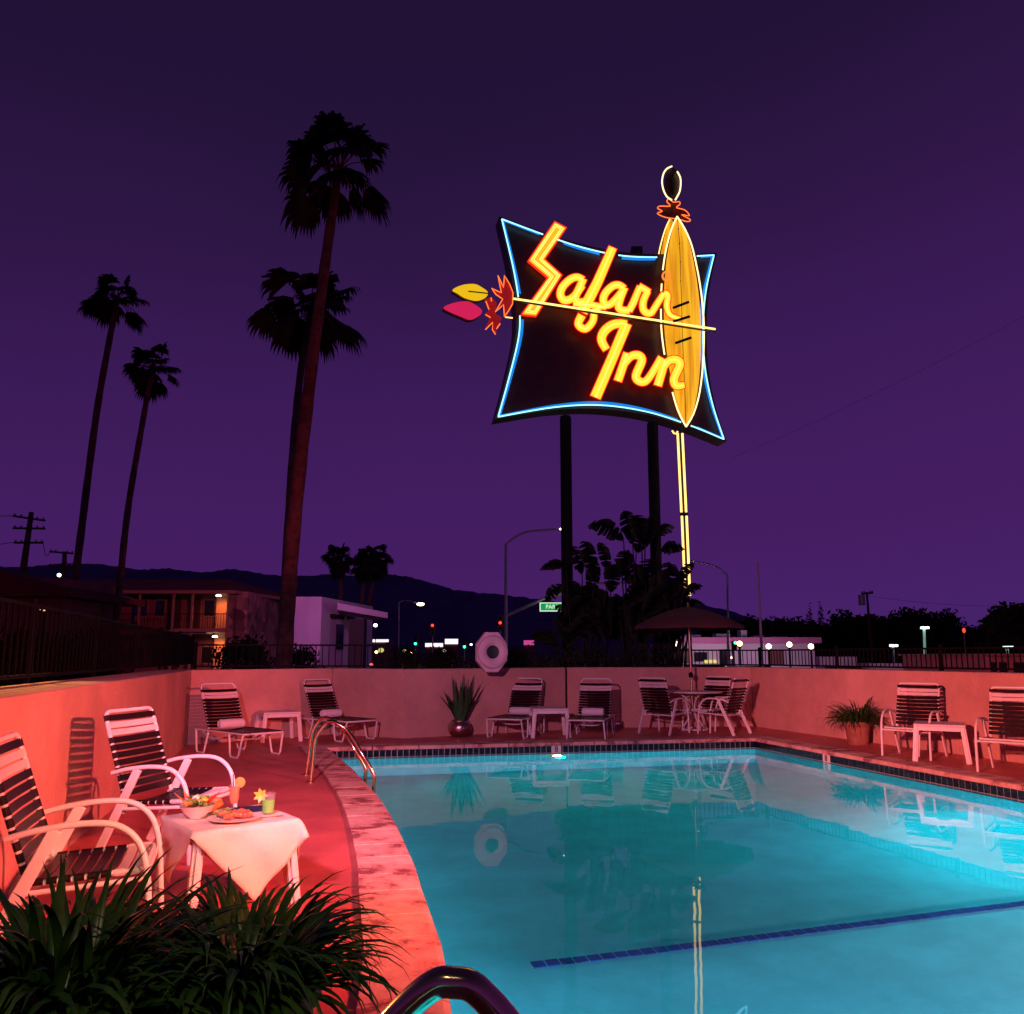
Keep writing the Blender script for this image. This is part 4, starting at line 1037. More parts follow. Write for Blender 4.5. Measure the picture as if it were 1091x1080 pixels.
letter('lower case f with a long slanted stem', [(cA_([(1010, 335), (850, 700), (690, 1010)]), [4.3, 5.0, 5.6], False), (cS_([(508, 560), (496, 590), (520, 606), (545, 580), (552, 545), (575, 528)]), [4.2, 3.8, 3.6, 3.4, 3.0], True), (cS_([(480, 520), (540, 525), (590, 532)]), [2.6, 3.2, 2.8], False)])
letter('second lower case a', [(cB_([(345, 370), (290, 335), (225, 345), (150, 415), (125, 490), (150, 540), (205, 530), (270, 465), (330, 390)]), [3.4, 3.8, 3.8, 3.7, 3.4], True), (cB_([(350, 360), (305, 470), (285, 560), (320, 595), (400, 600)]), [3.6, 3.8, 3.8, 3.4], True)])
letter('lower case r', [(cB_([(395, 605), (440, 520), (510, 350)]), [3.4, 3.6, 3.2], False), (cB_([(500, 345), (560, 380), (612, 405)]), [3.3, 3.3, 2.6], False), (cB_([(590, 400), (545, 500), (545, 590), (590, 630), (640, 622)]), [3.3, 3.6, 3.6, 3.2], True)])
letter('lower case i', [(cB_([(630, 628), (690, 530), (760, 420)]), [3.2, 3.2, 2.8], False), (cB_([(760, 418), (800, 440), (790, 560), (830, 650), (935, 685)]), [2.8, 3.0, 3.0, 2.4, 1.8], True)], facem='n_face')
cc_ = cB_([(780, 240)])[0]
q = MB(); q.tube([S(cc_[0] + 3.6 * math.cos(a), cc_[1] + 4.4 * math.sin(a), .30) for a in [i * PI / 10 for i in range(20)]], .028, 8, True); pm('letter_dot', q, 'n_orange', True)
letter('capital I of the second word', [(cC_([(235, 385), (190, 300), (205, 225), (270, 160), (350, 135), (430, 140)]), [3.8, 4.4, 4.6, 4.4, 3.6], True), (cC_([(430, 135), (290, 470), (130, 842)]), [5.3, 5.3, 5.6], False)])
letter('first lower case n', [(cC_([(435, 420), (345, 685)]), [4.2, 4.2], False), (cC_([(410, 520), (470, 450), (540, 440), (575, 490), (520, 630), (545, 685), (610, 690), (680, 600), (760, 460)]), [3.4, 4.0, 4.2, 4.2, 4.2, 3.8, 3.6, 3.4], True)])
letter('last lower case n', [(cC_([(800, 480), (728, 730)]), [4.2, 4.2], False), (cC_([(780, 560), (840, 490), (910, 485), (940, 530), (885, 660), (905, 730), (985, 725)]), [3.2, 4.0, 4.2, 4.2, 4.2, 3.0], True)])

# shield (surf-board shape): a faceted body with a centre ridge
LE = [(721.5, 231), (716, 243), (711.5, 258), (708, 275), (705.5, 295), (704.3, 320), (704.6, 350), (708, 378), (714, 408), (722, 437), (731, 455)]
RE = [(721.5, 231), (730, 245), (737, 262), (742.2, 284), (746, 305), (749, 330), (750, 355), (749, 387), (745.5, 418), (739, 441), (731, 455)]
def shield(dx, dy, o, nm_f, nm_t, fm, tm, r_=.022):
    l_ = smooth([(x + dx, y + dy, 0) for x, y in LE], 3); r2 = smooth([(x + dx, y + dy, 0) for x, y in RE], 3); q = MB(); k_ = len(l_)
    for i in range(k_ - 1):
        def pts(j):
            a, b = l_[j], r2[j]; w_ = (b - a).length; h_ = .004 * w_ * PX * 18; a2 = a.lerp(b, .07); b2 = a.lerp(b, .93); m_ = a.lerp(b, .49)
            return S(a2.x, a2.y, o), S(m_.x, m_.y, o + h_), S(b2.x, b2.y, o), S(a2.x, a2.y, o - .12), S(b2.x, b2.y, o - .12)
        A, B_ = pts(i), pts(i + 1)
        q.quad(A[0], A[1], B_[1], B_[0]); q.quad(A[1], A[2], B_[2], B_[1]); q.quad(A[3], A[0], B_[0], B_[3]); q.quad(A[2], A[4], B_[4], B_[2]); q.quad(A[4], A[3], B_[3], B_[4])
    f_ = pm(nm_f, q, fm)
    bq = MB(); bq.prism([S(p.x, p.y, o - .13) for p in l_ + r2[-2:0:-1]], s_n * -.05); bq.build('shield_back', 'dark_panel', f_)
    return l_, r2, f_
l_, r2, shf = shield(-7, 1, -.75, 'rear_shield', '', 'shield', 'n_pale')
tubepx('rear_shield_tube', [p for p in l_ if p.y < 455], .02, 'n_yel', -.6)
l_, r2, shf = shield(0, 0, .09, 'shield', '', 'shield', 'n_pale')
for rn_ in seg(l_, [(695, 288, 712, 300), (695, 312, 706, 324), (703, 385, 718, 418)]): tubepx('shield_tube', rn_, .024, 'n_pale', .20)
tubepx('shield_tube', r2, .024, 'n_pale', .20)
q = MB(); l3 = smooth([(x, y, 0) for x, y in LE], 3); r3 = smooth([(x, y, 0) for x, y in RE], 3)
mid = [a.lerp(b, .49) for a, b in zip(l3, r3)][1:-1]; q.tube([S(p.x, p.y, .185) for p in mid], .010, 5)
for i in range(2, len(mid), 3):
    if i < 14: q.ball(S(mid[i].x, mid[i].y, .185), .022, 8)
q.build('centre_seam', 'ink', sg)
for x0, y0, x1, y1 in ((717, 328.5, 734, 322), (717, 343, 735, 337.5), (719.5, 366, 736.5, 360)):
    pm('slot', MB().beam(S(x0, y0, .62), S(x1, y1, .62), .075, .03, s_n), 'ink')
# horizontal spear
pm('spear_shaft', MB().tube([S(547, 318.5, .50), S(762, 351, .62)], .030, 10), 'n_yel', True)
pm('spear_shaft_rail', MB().beam(S(549, 321, .46), S(762, 354, .56), .05, .04), 'ink')
# feathers and burst
def leafplate(pts, m, nm):
    ps = smooth([(x, y, 0) for x, y in pts], 5, True); r_ = pm(nm, MB().prism([S(p.x, p.y, .14) for p in ps], s_n * -.05), m)
    MB().prism([S(p.x - 1.2, p.y + 2.0, -.05) for p in ps], s_n * -.10).build('feather_case', 'dark_panel', r_); return r_
cE = lambda pts: [(465 + x / 10.91, 280 + y / 10.91) for x, y in pts]
leafplate(cE([(190, 315), (300, 262), (440, 250), (530, 290), (600, 350), (560, 410), (460, 438), (330, 405), (240, 350)]), 'lf_yel', 'yellow_feather')
leafplate(cE([(85, 520), (200, 470), (350, 450), (450, 490), (530, 560), (490, 620), (390, 660), (280, 620), (160, 570)]), 'lf_pink', 'pink_feather')
pm('feather_vein', MB().tube([S(*p, .16) for p in cE([(370, 335), (470, 345), (620, 362)])], .02, 6), 'ink')
bpoly = cE([(640, 300), (755, 352), (715, 150), (780, 290), (790, 150), (850, 250), (890, 350), (885, 480), (840, 560), (790, 630), (780, 490), (685, 575), (770, 425), (690, 370)])
pm('burst_plate', MB().prism([S(x, y, .10) for x, y in bpoly], s_n * -.06), 'burst')
bt = dense([V((x, y, 0)) for x, y in bpoly] + [V((*bpoly[0], 0))], 3)[:-1]
tubepx('burst_tube', bt, .016, 'n_orange', .15, True, 6)
lowp = cE([(560, 430), (640, 400), (700, 470), (690, 600), (760, 640), (700, 780), (690, 850), (650, 700), (560, 780), (620, 650), (560, 600), (610, 560)])
pm('burst_plate', MB().prism([S(x, y, .0) for x, y in lowp], s_n * -.06), 'burst')
for a in ([(575, 450), (610, 545)], [(635, 410), (640, 450)], [(570, 605), (630, 640)], [(570, 780), (655, 695), (650, 780), (685, 835)], [(700, 770), (740, 710)]):
    tubepx('burst_tube', cE(a), .016, 'n_orange', .07, False, 6)
tubepx('feather_stem', cE([(800, 635), (885, 645)]), .02, 'n_yel', .1)
# head ellipse and red ruff on top
cD = lambda pts: [(690 + x / 8.31, 170 + y / 8.31) for x, y in pts]
el = [V((716 + 7.2 * math.cos(a), 195 + 16 * math.sin(a), 0)) for a in [i * PI / 14 for i in range(28)]]
pm('head_plate', MB().prism([S(p.x + .6, p.y + .4, .2) for p in el], s_n * -.12), mat('dark_brown_enamel', (.05, .018, .01), .5))
pm('head_split', MB().beam(S(716.5, 185, .22), S(717.5, 207, .22), .05, .02, s_n), 'ink')
hl = cD([(215, 62), (170, 85), (140, 130), (128, 200), (140, 270), (170, 330), (215, 362)]); hr = cD([(262, 108), (288, 160), (293, 220), (282, 290), (245, 360)])
tubepx('head_tube', smooth([(x, y, 0) for x, y in hl], 5), .024, 'n_pale', .28); tubepx('head_tube', smooth([(x, y, 0) for x, y in hr], 5), .024, 'n_pale', .28)
rf = cD([(190, 350), (230, 380), (280, 375), (285, 400), (255, 428), (330, 450), (370, 500), (300, 490), (378, 535), (350, 552), (270, 530), (160, 515), (85, 480), (130, 460), (88, 435), (110, 415), (200, 415), (170, 375)])
pm('ruff_plate', MB().prism([S(x, y, .05) for x, y in rf], s_n * -.05), mat('ruff_enamel', (.10, .012, .012), .5))
tubepx('ruff_tube', smooth([(x, y, 0) for x, y in rf], 3, True), .017, 'n_orange', .16, True, 6)
# lower spear pole: two yellow tubes with a dark rail between
pm('spear_pole', MB().tube([S(725, 455, .15), S(736.5, 712, .15)], .055, 10), 'ink', True)
for dx in (-2.5, 2.5):
    tubepx('pole_tube', [(724.5 + dx, 462), (728.5 + dx, 545)], .034, 'n_yel', .22); tubepx('pole_tube', [(729 + dx, 549), (732.6 + dx, 634)], .034, 'n_yel', .22)
tubepx('tube_hook', [(716, 459), (718, 462), (720.5, 462.5), (722, 460)], .025, 'n_yel', .2)
pm('tube_bracket', MB().box(S(728.6, 547, .2), (.22, .10, .09)), 'ink')
# posts
for px_, yt in ((602.5, 443), (695, 450)):
    tp = S(px_, yt, -.3); q = MB(); q.tube([V((tp.x, tp.y, 0)), V((tp.x, tp.y, tp.z - .1)), V((tp.x, tp.y, tp.z - .03)), V((tp.x, tp.y, tp.z + .0))], [.17, .17, .15, .08], 16); pm('post', q, 'post', True)
pm('service_box', MB().box(S(678, 269, -.45), (.35, .3, .25)), 'ink')

# ------------------------------------------------------------------ background buildings
def X_(x, d): return P(x, 660, d).x
# apartment block
d0 = 51.0; bx = lambda x: X_(x, d0); Zp = lambda y, d=d0: P(300, y, d).z
ap = thing('apartment_building', 'dark two storey apartment block with a balcony walkway and flagstone end wall', 'apartment building', (bx(150), d0, 0))
xl, xr = bx(-60), bx(262); ze = Zp(629); zb = Zp(671)
q = MB(); q.box(((xl + xr) / 2, d0 + 5.5, ze / 2), (xr - xl - .1, 8, ze)); q.build('wall', 'bldg_red', ap)
q = MB(); q.box(((xl + bx(222)) / 2, d0 + .65, zb - .1), (bx(222) - xl, 1.9, .22)); q.build('walkway_slab', 'trim', ap)
# stone end
q = MB(); c0 = V((bx(262), d0 + .2, 0)); c1 = V((X_(303, 58), 58, 0)); q.prism([c0 + V((-1.0, 0, 0)), c0, c1, c1 + V((-1, 1, 0))], (0, 0, ze - .02)); q.build('flagstone_wall', 'stone', ap)
# lit stair recess panels
q = MB(); q.box(((bx(223) + bx(244)) / 2, d0 + 1.2, ze / 2), (bx(244) - bx(223), .3, ze - .1)); q.build('lit_recess_wall', 'bldg_warm', ap)
q = MB(); q.box(((bx(244) + bx(250)) / 2, d0 + .6, ze / 2), (bx(250) - bx(244), 1.4, ze - .06)); q.build('flagstone_pier', 'stone', ap)
# roof: hip
rz0, rz1 = ze, Zp(612, 54)
e_ = [V((xl, d0 - .6, rz0)), V((bx(252), d0 - .6, rz0)), V((X_(331, 60), 60, rz0 - .05)), V((X_(331, 60) - 4, 66, rz0)), V((xl, 66, rz0))]
r1_, r2_ = V((X_(70, 56), 57, rz1)), V((X_(236, 56), 57, rz1))
q = MB(); q.quad(e_[0], e_[1], r2_, r1_); q.quad(e_[1], e_[2], r2_); q.quad(e_[2], e_[3], r2_); q.quad(e_[3], e_[4], r1_, r2_); q.quad(e_[4], e_[0], r1_)
q.add([p - V((0, 0, .05)) for p in e_], [(0, 1, 2, 3, 4)]); rf_ = q.build('roof', 'roof', ap)
q = MB()
for a, b in ((e_[0], e_[1]), (e_[1], e_[2])): q.beam(a - V((0, .02, .10)), b - V((0, .02, .10)), .06, .20)
q.build('fascia', 'trim', rf_)
for x0, x1 in ((167, 184), (190, 205)):
    for zz in (0, zb):
        o = MB().box(((bx(x0) + bx(x1)) / 2, d0 + 1.46, zz + 1.05), (bx(x1) - bx(x0) - .25, .08, 2.1)).build('door', 'door', ap)
        MB().ball(V((bx(x1) - .25, d0 + 1.39, zz + 1.0)), .04, 8).build('handle', 'steel', o, True)
for x0, x1 in ((128, 146), (153, 165), (207, 220), (20, 45), (60, 90)):
    for zz in (0, zb):
        o = MB().box(((bx(x0) + bx(x1)) / 2, d0 + 1.46, zz + 1.45), (bx(x1) - bx(x0), .06, 1.1)).build('window', 'trim', ap)
        MB().box(((bx(x0) + bx(x1)) / 2, d0 + 1.42, zz + 1.45), (bx(x1) - bx(x0) - .12, .03, .98)).build('pane', 'glassdark', o)
q = MB()
for x0, x1 in ((-50, 245),):
    a, b = V((bx(x0), d0 - .25, zb)), V((bx(x1), d0 - .25, zb))
    q.beam(a + V((0, 0, 1.0)), b + V((0, 0, 1.0)), .05, .05); q.beam(a + V((0, 0, .1)), b + V((0, 0, .1)), .04, .04)
    m_ = int((b.x - a.x) / .16)
    for i in range(m_): x = a.x + (b.x - a.x) * i / m_; q.beam((x, a.y, zb + .1), (x + (.08 if i % 4 == 1 else 0), a.y, zb + 1.0), .022, .022)
q.build('balcony_railing', 'black_metal', ap)
for x0 in (150, 186, 206, 244):
    MB().beam((bx(x0), d0 - .3, 0), (bx(x0), d0 - .3, ze), .12, .12).build('column', 'trim', ap)
q = MB(); q.box(((bx(190) + bx(244)) / 2, d0 + .4, zb - .0), (bx(244) - bx(190), 2.0, .2)); q.build('landing', 'trim', ap)
for x0, yy in ((229, 632), (227.5, 676)):
    o = MB().lathe([(.16, 0), (.16, .07), (.0, .12)], (bx(x0), d0 + .4, Zp(yy) - .12), 12).build('ceiling_lamp', 'lampwhite', ap, True)
lamp('stair_lamp_upper', (bx(234), d0 + .1, Zp(632) - .3), (bx(234), d0 + 1, 0), 90, (1, .26, .06), .1, 160, .5)
lamp('stair_lamp_lower', (bx(234), d0 + .1, Zp(676) - .35), (bx(234), d0 + 1, 0), 90, (1, .26, .06), .1, 160, .5)
# nearer left wing
wg = thing('apartment_wing', 'dark low wing with a sloping roof at the far left behind the fence', 'building', (X_(0, 34), 34, 0))
q = MB(); q.box((X_(-30, 34), 37, 2.3), (X_(58, 34) - X_(-118, 34), 5, 4.6)); q.build('wall', 'bldg_red', wg)
za, zb2 = P(0, 607, 34).z, P(75, 628, 34).z
q = MB(); q.prism([V((X_(-130, 34), 33.4, za + .3)), V((X_(0, 34), 33.4, za)), V((X_(80, 34), 33.4, zb2 - .05)), V((X_(80, 34), 33.4, zb2 - .3)), V((X_(-130, 34), 33.4, zb2 - .3))], (0, 7, 0)); q.build('roof', 'roof', wg)
o = MB().box((X_(20, 34), 34.47, 1.4), (1.4, .06, 1.2)).build('window', 'glassdark', wg)
# garden lamp behind fence: small warm bulb
c = P(47, 650, 20); t = thing('garden_lamp', 'small warm lantern glowing behind the left fence', 'lamp', (c.x, c.y, 0))
MB().tube([(c.x, c.y, 0), (c.x, c.y, c.z - .05)], .02, 6).build('post', 'black_metal', t); MB().lathe([(.08, 0), (.10, .05), (.03, .09), (0, .1)], c, 10).build('lamp', em('lantern', (1, .35, .15), 2.0), t, True)

# white building
d1 = 40.0; wb = thing('white_building', 'small pale flat roofed building with a projecting canopy left of the street lamp', 'building', (X_(350, d1), d1, 0))
a = V((X_(312, d1), d1, 0)); b = V((X_(342, d1), d1, 0)); c = V((X_(397, 48), 48, 0)); zt = P(342, 635, d1).z
q = MB(); q.prism([a, b, c, V((a.x, 48.5, 0))], (0, 0, zt)); q.build('wall', 'offwhite', wb, bevel=.02)
# parapet drop toward the back is perspective; canopy
s0 = V((X_(359, 40.2), 40.2, 0)); s1 = V((X_(413, 41.5), 41.5, 0)); zc = P(365, 642, 40.5).z
q = MB(); zc2 = P(360, 641.5, 40.2).z; zc3 = P(413, 652, 41.5).z
q.add([s0 + V((0, 0, zc2)), s1 + V((0, 0, zc3)), s1 + V((-1.2, 3.2, zc3)), s0 + V((-.6, 3.2, zc2)), s0 + V((0, 0, zc2 - .33)), s1 + V((0, 0, zc3 - .28)), s1 + V((-1.2, 3.2, zc3 - .28)), s0 + V((-.6, 3.2, zc2 - .33))],
      [(0, 1, 2, 3), (7, 6, 5, 4), (0, 4, 5, 1), (1, 5, 6, 2), (2, 6, 7, 3), (3, 7, 4, 0)]); q.build('canopy', 'offwhite', wb)
q = MB(); q.box((X_(380, 41.2), 41.6, 1.6), (.75, .8, 3.2)); q.build('pylon', mat('dark_brown_cladding', (.03, .018, .02), .7, var=.2), wb)
sd = (c - b).normalized(); nrm_ = V((sd.y, -sd.x, 0))
o = MB().box(b + sd * 2.6 + nrm_ * .03 + V((0, 0, 2.35)), (.95, .06, 1.25), math.atan2(sd.y, sd.x)).build('window', 'glassdark', wb)
q = MB()
for i in range(9):
    if i != 5: q.box(b + sd * (1.3 + i * .42) + nrm_ * .04 + V((0, 0, 3.35 + .0 * i)), (.30, .05, .20), math.atan2(sd.y, sd.x))
q.build('wall_lettering_blocks', 'ink', wb)

# right white building with parapet, roof units
d2 = 44.0; rb = thing('white_store', 'long low white store behind the right fence, under the globe lamps', 'store', (X_(790, d2), d2, 0))
x0, x1 = X_(716, d2), X_(866, d2); zt = P(800, 684, d2).z
MB().box(((x0 + x1) / 2, d2 + 4, zt / 2), (x1 - x0, 8, zt)).build('wall', 'offwhite', rb)
MB().box(((x0 + x1) / 2, d2 - .25, zt + .12), (x1 - x0 + .4, .6, .30)).build('parapet', mat('pink_fascia', (.42, .12, .28), .7), rb)
MB().box((X_(890, d2), d2 + 4, P(800, 699, d2).z / 2), (X_(915, d2) - x1, 7, P(800, 699, d2).z)).build('annex_wall', 'offwhite', rb)
for px_, w_, h_ in ((735, 1.0, .35), (768, .8, .4), (806, .6, .3), (827, .9, .25), (790, .35, .6)):
    MB().box((X_(px_, d2 + 1.5), d2 + 1.5, zt + .1 + h_ / 2), (w_, .8, h_)).build('roof_unit', 'grey', rb, bevel=.03)
for px0, px1, y0, y1, mt in ((720, 733, 690, 706, 'door'), (738, 752, 694, 704, 'glassdark'), (765, 776, 691, 708, 'glassdark'), (818, 833, 692, 708, 'bldg_red'), (748, 762, 702.5, 705.5, 'litwin')):
    MB().box((X_((px0 + px1) / 2, d2), d2 - .02 - (.03 if mt == 'litwin' else 0), (P(800, y0, d2).z + P(800, y1, d2).z) / 2), (X_(px1, d2) - X_(px0, d2), .08, P(800, y0, d2).z - P(800, y1, d2).z)).build('window', mt, rb)
# low pale wall further right (lit car park wall)
a, b = P(915, 705, 46), P(1040, 705, 40); q = MB(); q.beam((a.x, a.y, .55), (b.x, b.y, .55), .2, P(980, 710.5, 43).z * 1.0 + .1); tag(q.build('low_wall', 'offwhite', bevel=.02), 'low pale wall seen through the right fence below the car park lights', 'wall')
# draped pavilion at far right
d3 = 24.0; pv = thing('pavilion', 'dim pink walled pavilion with dark openings at the right edge above the wall', 'pavilion', (X_(1080, d3), d3, 0))
x0, x1 = X_(1045, d3), X_(1180, d3); zt = P(1070, 698, d3).z
MB().box(((x0 + x1) / 2, d3 + 2.5, zt / 2), (x1 - x0, 5, zt)).build('wall', mat('pavilion_rose', (.40, .16, .22), .8, var=.1, vs=2), pv)
for p0, p1 in ((1051, 1056), (1060, 1067), (1075, 1110)):
    MB().box((X_((p0 + p1) / 2, d3), d3 - .02, zt * .45), (X_(p1, d3) - X_(p0, d3), .1, zt * .84)).build('opening', 'ink', pv)
MB().box(((x0 + x1) / 2, d3 + 2.3, zt + .03), (x1 - x0 + .3, 5.6, .06)).build('roof', 'trim', pv)

# globe lamps
gl = [(720, 685, 30, 'globe lamp at the left end of the white store'), (788, 685, 36, 'globe lamp over the middle of the store beside the green traffic light'), (819, 688, 26, 'globe lamp on the right of the flagpole'), (841, 686, 34, 'globe lamp above the right part of the store'), (864, 688, 24, 'globe lamp at the right end of the store')]
g0 = None
for i, (px, py, d, lb) in enumerate(gl):
    c = P(px, py, d)
    if g0 is None:
        g0 = thing('globe_lamp', lb, 'lamp post', (0, 0, 0), 'globe lamps in front of the store')
        MB().tube([(0, 0, -1.7), (0, 0, -.1)], .035, 8).build('post', 'black_metal', g0, True); MB().lathe([(.05, -.13), (.07, -.10), (.05, -.08)], (0, 0, 0), 10).build('collar', 'black_metal', g0, True)
        MB().ball((0, 0, 0), .085, 16, 1).build('globe', 'lampwarm', g0, True); o = put(g0, c)
    else: o = dup(g0, c, 0, lb)
    s_ = d / 28; o.scale = (s_, s_, c.z / 1.7 if False else s_)
lamp('globe_glow_left', P(754, 684, 41), P(754, 700, 44), 130, (1, .62, .8), .3, kind='POINT')
lamp('globe_glow_right', P(830, 684, 40), P(830, 700, 44), 170, (1, .62, .85), .3, kind='POINT')

# street furniture: street lamps, traffic pole, flagpole, utility poles
def street_lamp(label, px, yb, ytop, lampx, lampy, d, m='lampwhite', r=.07, lr=.16, col='grey', emitr=True):
    b = P(px, 698, d); tp = P(px, ytop, d); tip = P(lampx, lampy, d); t = thing('street_lamp', label, 'street lamp', (b.x, b.y, 0))
    MB().tube([(b.x, b.y, 0), tp], [r, r * .6], 8).build('pole', col, t, True)
    MB().tube(smooth([tp, tp.lerp(tip, .35) + V((0, 0, abs(tip.x - tp.x) * .12)), tip], 5), r * .5, 6).build('arm', col, t, True)
    o = MB().ball(tip, lr, 10, .45).build('lamp_head', m if emitr else 'grey', t, True); return t
street_lamp('curved street lamp with a glowing head right of the white building', 425, 700, 641, 448, 643, 70, lr=.32)
street_lamp('tall traffic pole with a curved luminaire arm left of the left sign post', 539, 700, 579, 598, 563, 42, r=.11, lr=.12)
street_lamp('pole with a luminaire arm reaching left towards the yellow neon pole', 775, 700, 612, 738, 597, 38, r=.07, emitr=False, lr=.12)
# mast arm and name sign belong to the traffic pole: their own thing hung on it
d = 41.6; t = thing('traffic_mast_arm', 'long horizontal traffic mast arm reaching right behind the paddle leaved plants', 'mast arm', P(540, 655, d))
MB().tube([P(540, 655, d), P(582, 636, d), P(636, 621, d), P(668, 620.5, d)], [.09, .08, .06, .05], 8).build('arm', 'grey', t, True)
d = 41.0; c = P(600, 646, d); t = thing('street_name_sign', 'green lit street name sign hanging beside the left sign post', 'street sign', c)
wS, hS = 50 * d / F, 9.5 * d / F
MB().box(c, (wS, .08, hS)).build('border', 'white_sign', t, bevel=.01)
MB().box(c + V((0, -.05, 0)), (wS - .10, .02, hS - .10)).build('face', 'green_sign', t)
q = MB(); add_text(q, 'PARISH', hS * .62, .006, frame_mtx(c + V((-9.2 * d / F, -.07, 0)), (1, 0, 0))); q.build('lettering', 'white_sign', t)
def signal(label, px, py, d, mt, h=12, lit=0, w_=7):
    c = P(px, py, d); s_ = d / F; t = thing('traffic_light', label, 'traffic light', (c.x, c.y, 0)); 
    MB().box(c, (w_ * s_, .3, h * s_)).build('housing', 'ink', t, bevel=.02)
    MB().tube([(c.x, c.y + .2, 0), (c.x, c.y + .2, c.z + h * s_ * .4)], .05, 6).build('pole', 'grey', t, True)
    for k_ in range(3): MB().lathe([(.0, .0), (1.1 * s_, .0), (1.3 * s_, .10), (1.1 * s_, .0)], c + V((0, -.16, (1 - k_) * h * s_ / 3.3)), 10, Matrix.Rotation(PI / 2, 3, 'X')).build('lens', mt if k_ == lit else 'glassdark', t, True)
signal('dark traffic light with a red glow left of the life ring', 461, 670, 62, 'lampred', 14, 0)
signal('tall dark traffic light just left of the traffic pole', 533, 663, 46, 'lampred', 17, 1)
signal('green traffic light in front of the white store', 782, 687, 34, 'lampgreen', 9, 0, 4)
signal('small green traffic light below the curved street lamp', 443, 682, 80, 'lampgreen', 10, 2, 5)
signal('small green traffic light immediately left of the life ring', 495, 686, 80, 'lampgreen', 8, 2, 5)
# flagpole
b = P(811.5, 698, 30); tp = P(807.5, 600, 30); t = thing('flagpole', 'slim bare pale flagpole rising right of the parasol', 'flagpole', (b.x, b.y, 0))
MB().tube([(b.x, b.y, 0), tp], [.06, .03], 8).build('pole', 'offwhite', t, True); MB().ball(tp, .05, 8).build('finial', 'offwhite', t, True)
# utility poles
def utility(label, x0, y0, x1, y1, d, arms, r=.16, tr=False):
    b = P(x0, y0, d); tp = P(x1, y1, d); g = V((b.x, d, 0)); t = thing('utility_pole', label, 'utility pole', g)
    MB().tube([g, b, tp], [r, r * .9, r * .6], 8).build('pole', 'wood', t, True)
    for ax0, ay0, ax1, ay1 in arms:
        a, c = P(ax0, ay0, d - .2), P(ax1, ay1, d - .2); o = MB().beam(a, c, .14, .14).build('crossarm', 'wood', t)
        q = MB()
        for f_ in (.05, .25, .75, .95): q.lathe([(.06, 0), (.08, .06), (.04, .14)], a.lerp(c, f_) + V((0, 0, .07)), 6)
        q.build('insulator', 'grey', o)
    if tr: MB().lathe([(.0, 0), (.25, 0), (.25, .8), (.0, .85)], P(x1 - 5, y1 + 14, d - .3), 12).build('transformer', 'grey', t, True)
utility('leaning utility pole with three crossarms at the far left', 24, 612, 33.5, 545, 60, [(14, 549, 48, 554), (14, 562, 48, 562.5), (15, 577.5, 46, 577.5)], .28)
utility('shorter utility pole with two crossarms beside the farthest left palm', 67, 640, 69, 587, 66, [(53, 587, 78, 589), (52, 602, 77, 603)], .28)
utility('utility pole with a transformer above the dark trees on the right', 929, 700, 923.5, 630, 66, [(918, 632, 930, 631)], .15, True)
c = P(63, 612, 55); t = thing('flood_light', 'small greenish lamp glowing between the utility poles above the roof', 'lamp', (c.x, c.y, 0)); MB().tube([(c.x, c.y + .1, 0), (c.x, c.y + .1, c.z)], .05, 6).build('post', 'wood', t); MB().ball(c, .13, 10).build('lamp', 'lampcool', t, True)
def wire(label, a, b, r=.02, sag=1.0):
    a, b = V(a), V(b); q = MB(); q.tube([a.lerp(b, i / 16) + V((0, 0, -sag * 4 * (i / 16) * (1 - i / 16))) for i in range(17)], r, 5); return tag(q.build('power_line', 'ink'), label, 'wire', 'overhead wires')
wire('thin overhead wire climbing to the upper right of the sky', P(780, 488, 60), P(1150, 305, 40), .007, .4)
wire('thin overhead wire low above the right trees', P(923, 634, 66), P(1200, 640, 60), .012, .6)
wire('overhead wire leaving the highest crossarm at the far left', P(14, 549, 60), P(-200, 500, 50), .025, .8)
wire('overhead wire leaving the lowest crossarm at the far left', P(14, 577, 60), P(-200, 560, 50), .025, .8)
wire('slack wire between the two left utility poles', P(46, 577, 60), P(53, 588, 66), .025, .6)
# car park lights
for px, yt, yb, d, lb in ((951.5, 688, 706, 55, 'short blue lit car park light behind the right fence'), (984.5, 669, 700, 55, 'tallest blue lit car park light in front of the trees'), (1073, 690, 706, 50, 'blue lit car park light at the right above the pavilion')):
    b = P(px, 698, d); t = thing('car_park_light', lb, 'lamp post', (b.x, b.y, 0), 'car park lights'); tp = P(px, yt, d)
    MB().tube([(b.x, b.y, 0), tp], .085, 8).build('pole', em('lit_pole_glow', (.25, .6, .5), .35, (.5, .6, .55)) if px == 984.5 else 'grey', t, True); MB().box(tp + V((-.02, -.15, .05)), (.36, .5, .14)).build('lamp_head', 'lampcool', t, bevel=.02)  # lit look of the tallest pole put in as emission
c = P(1027, 671, 60); t = thing('beacon', 'small red light above the low trees on the right', 'lamp', (c.x, c.y, 0)); MB().tube([(c.x, c.y + .1, 0), c], .04, 6).build('mast', 'grey', t); MB().ball(c, .12, 8, 1.6).build('lamp', em('beacon_red', (1, .08, .04), 1.2), t, True)
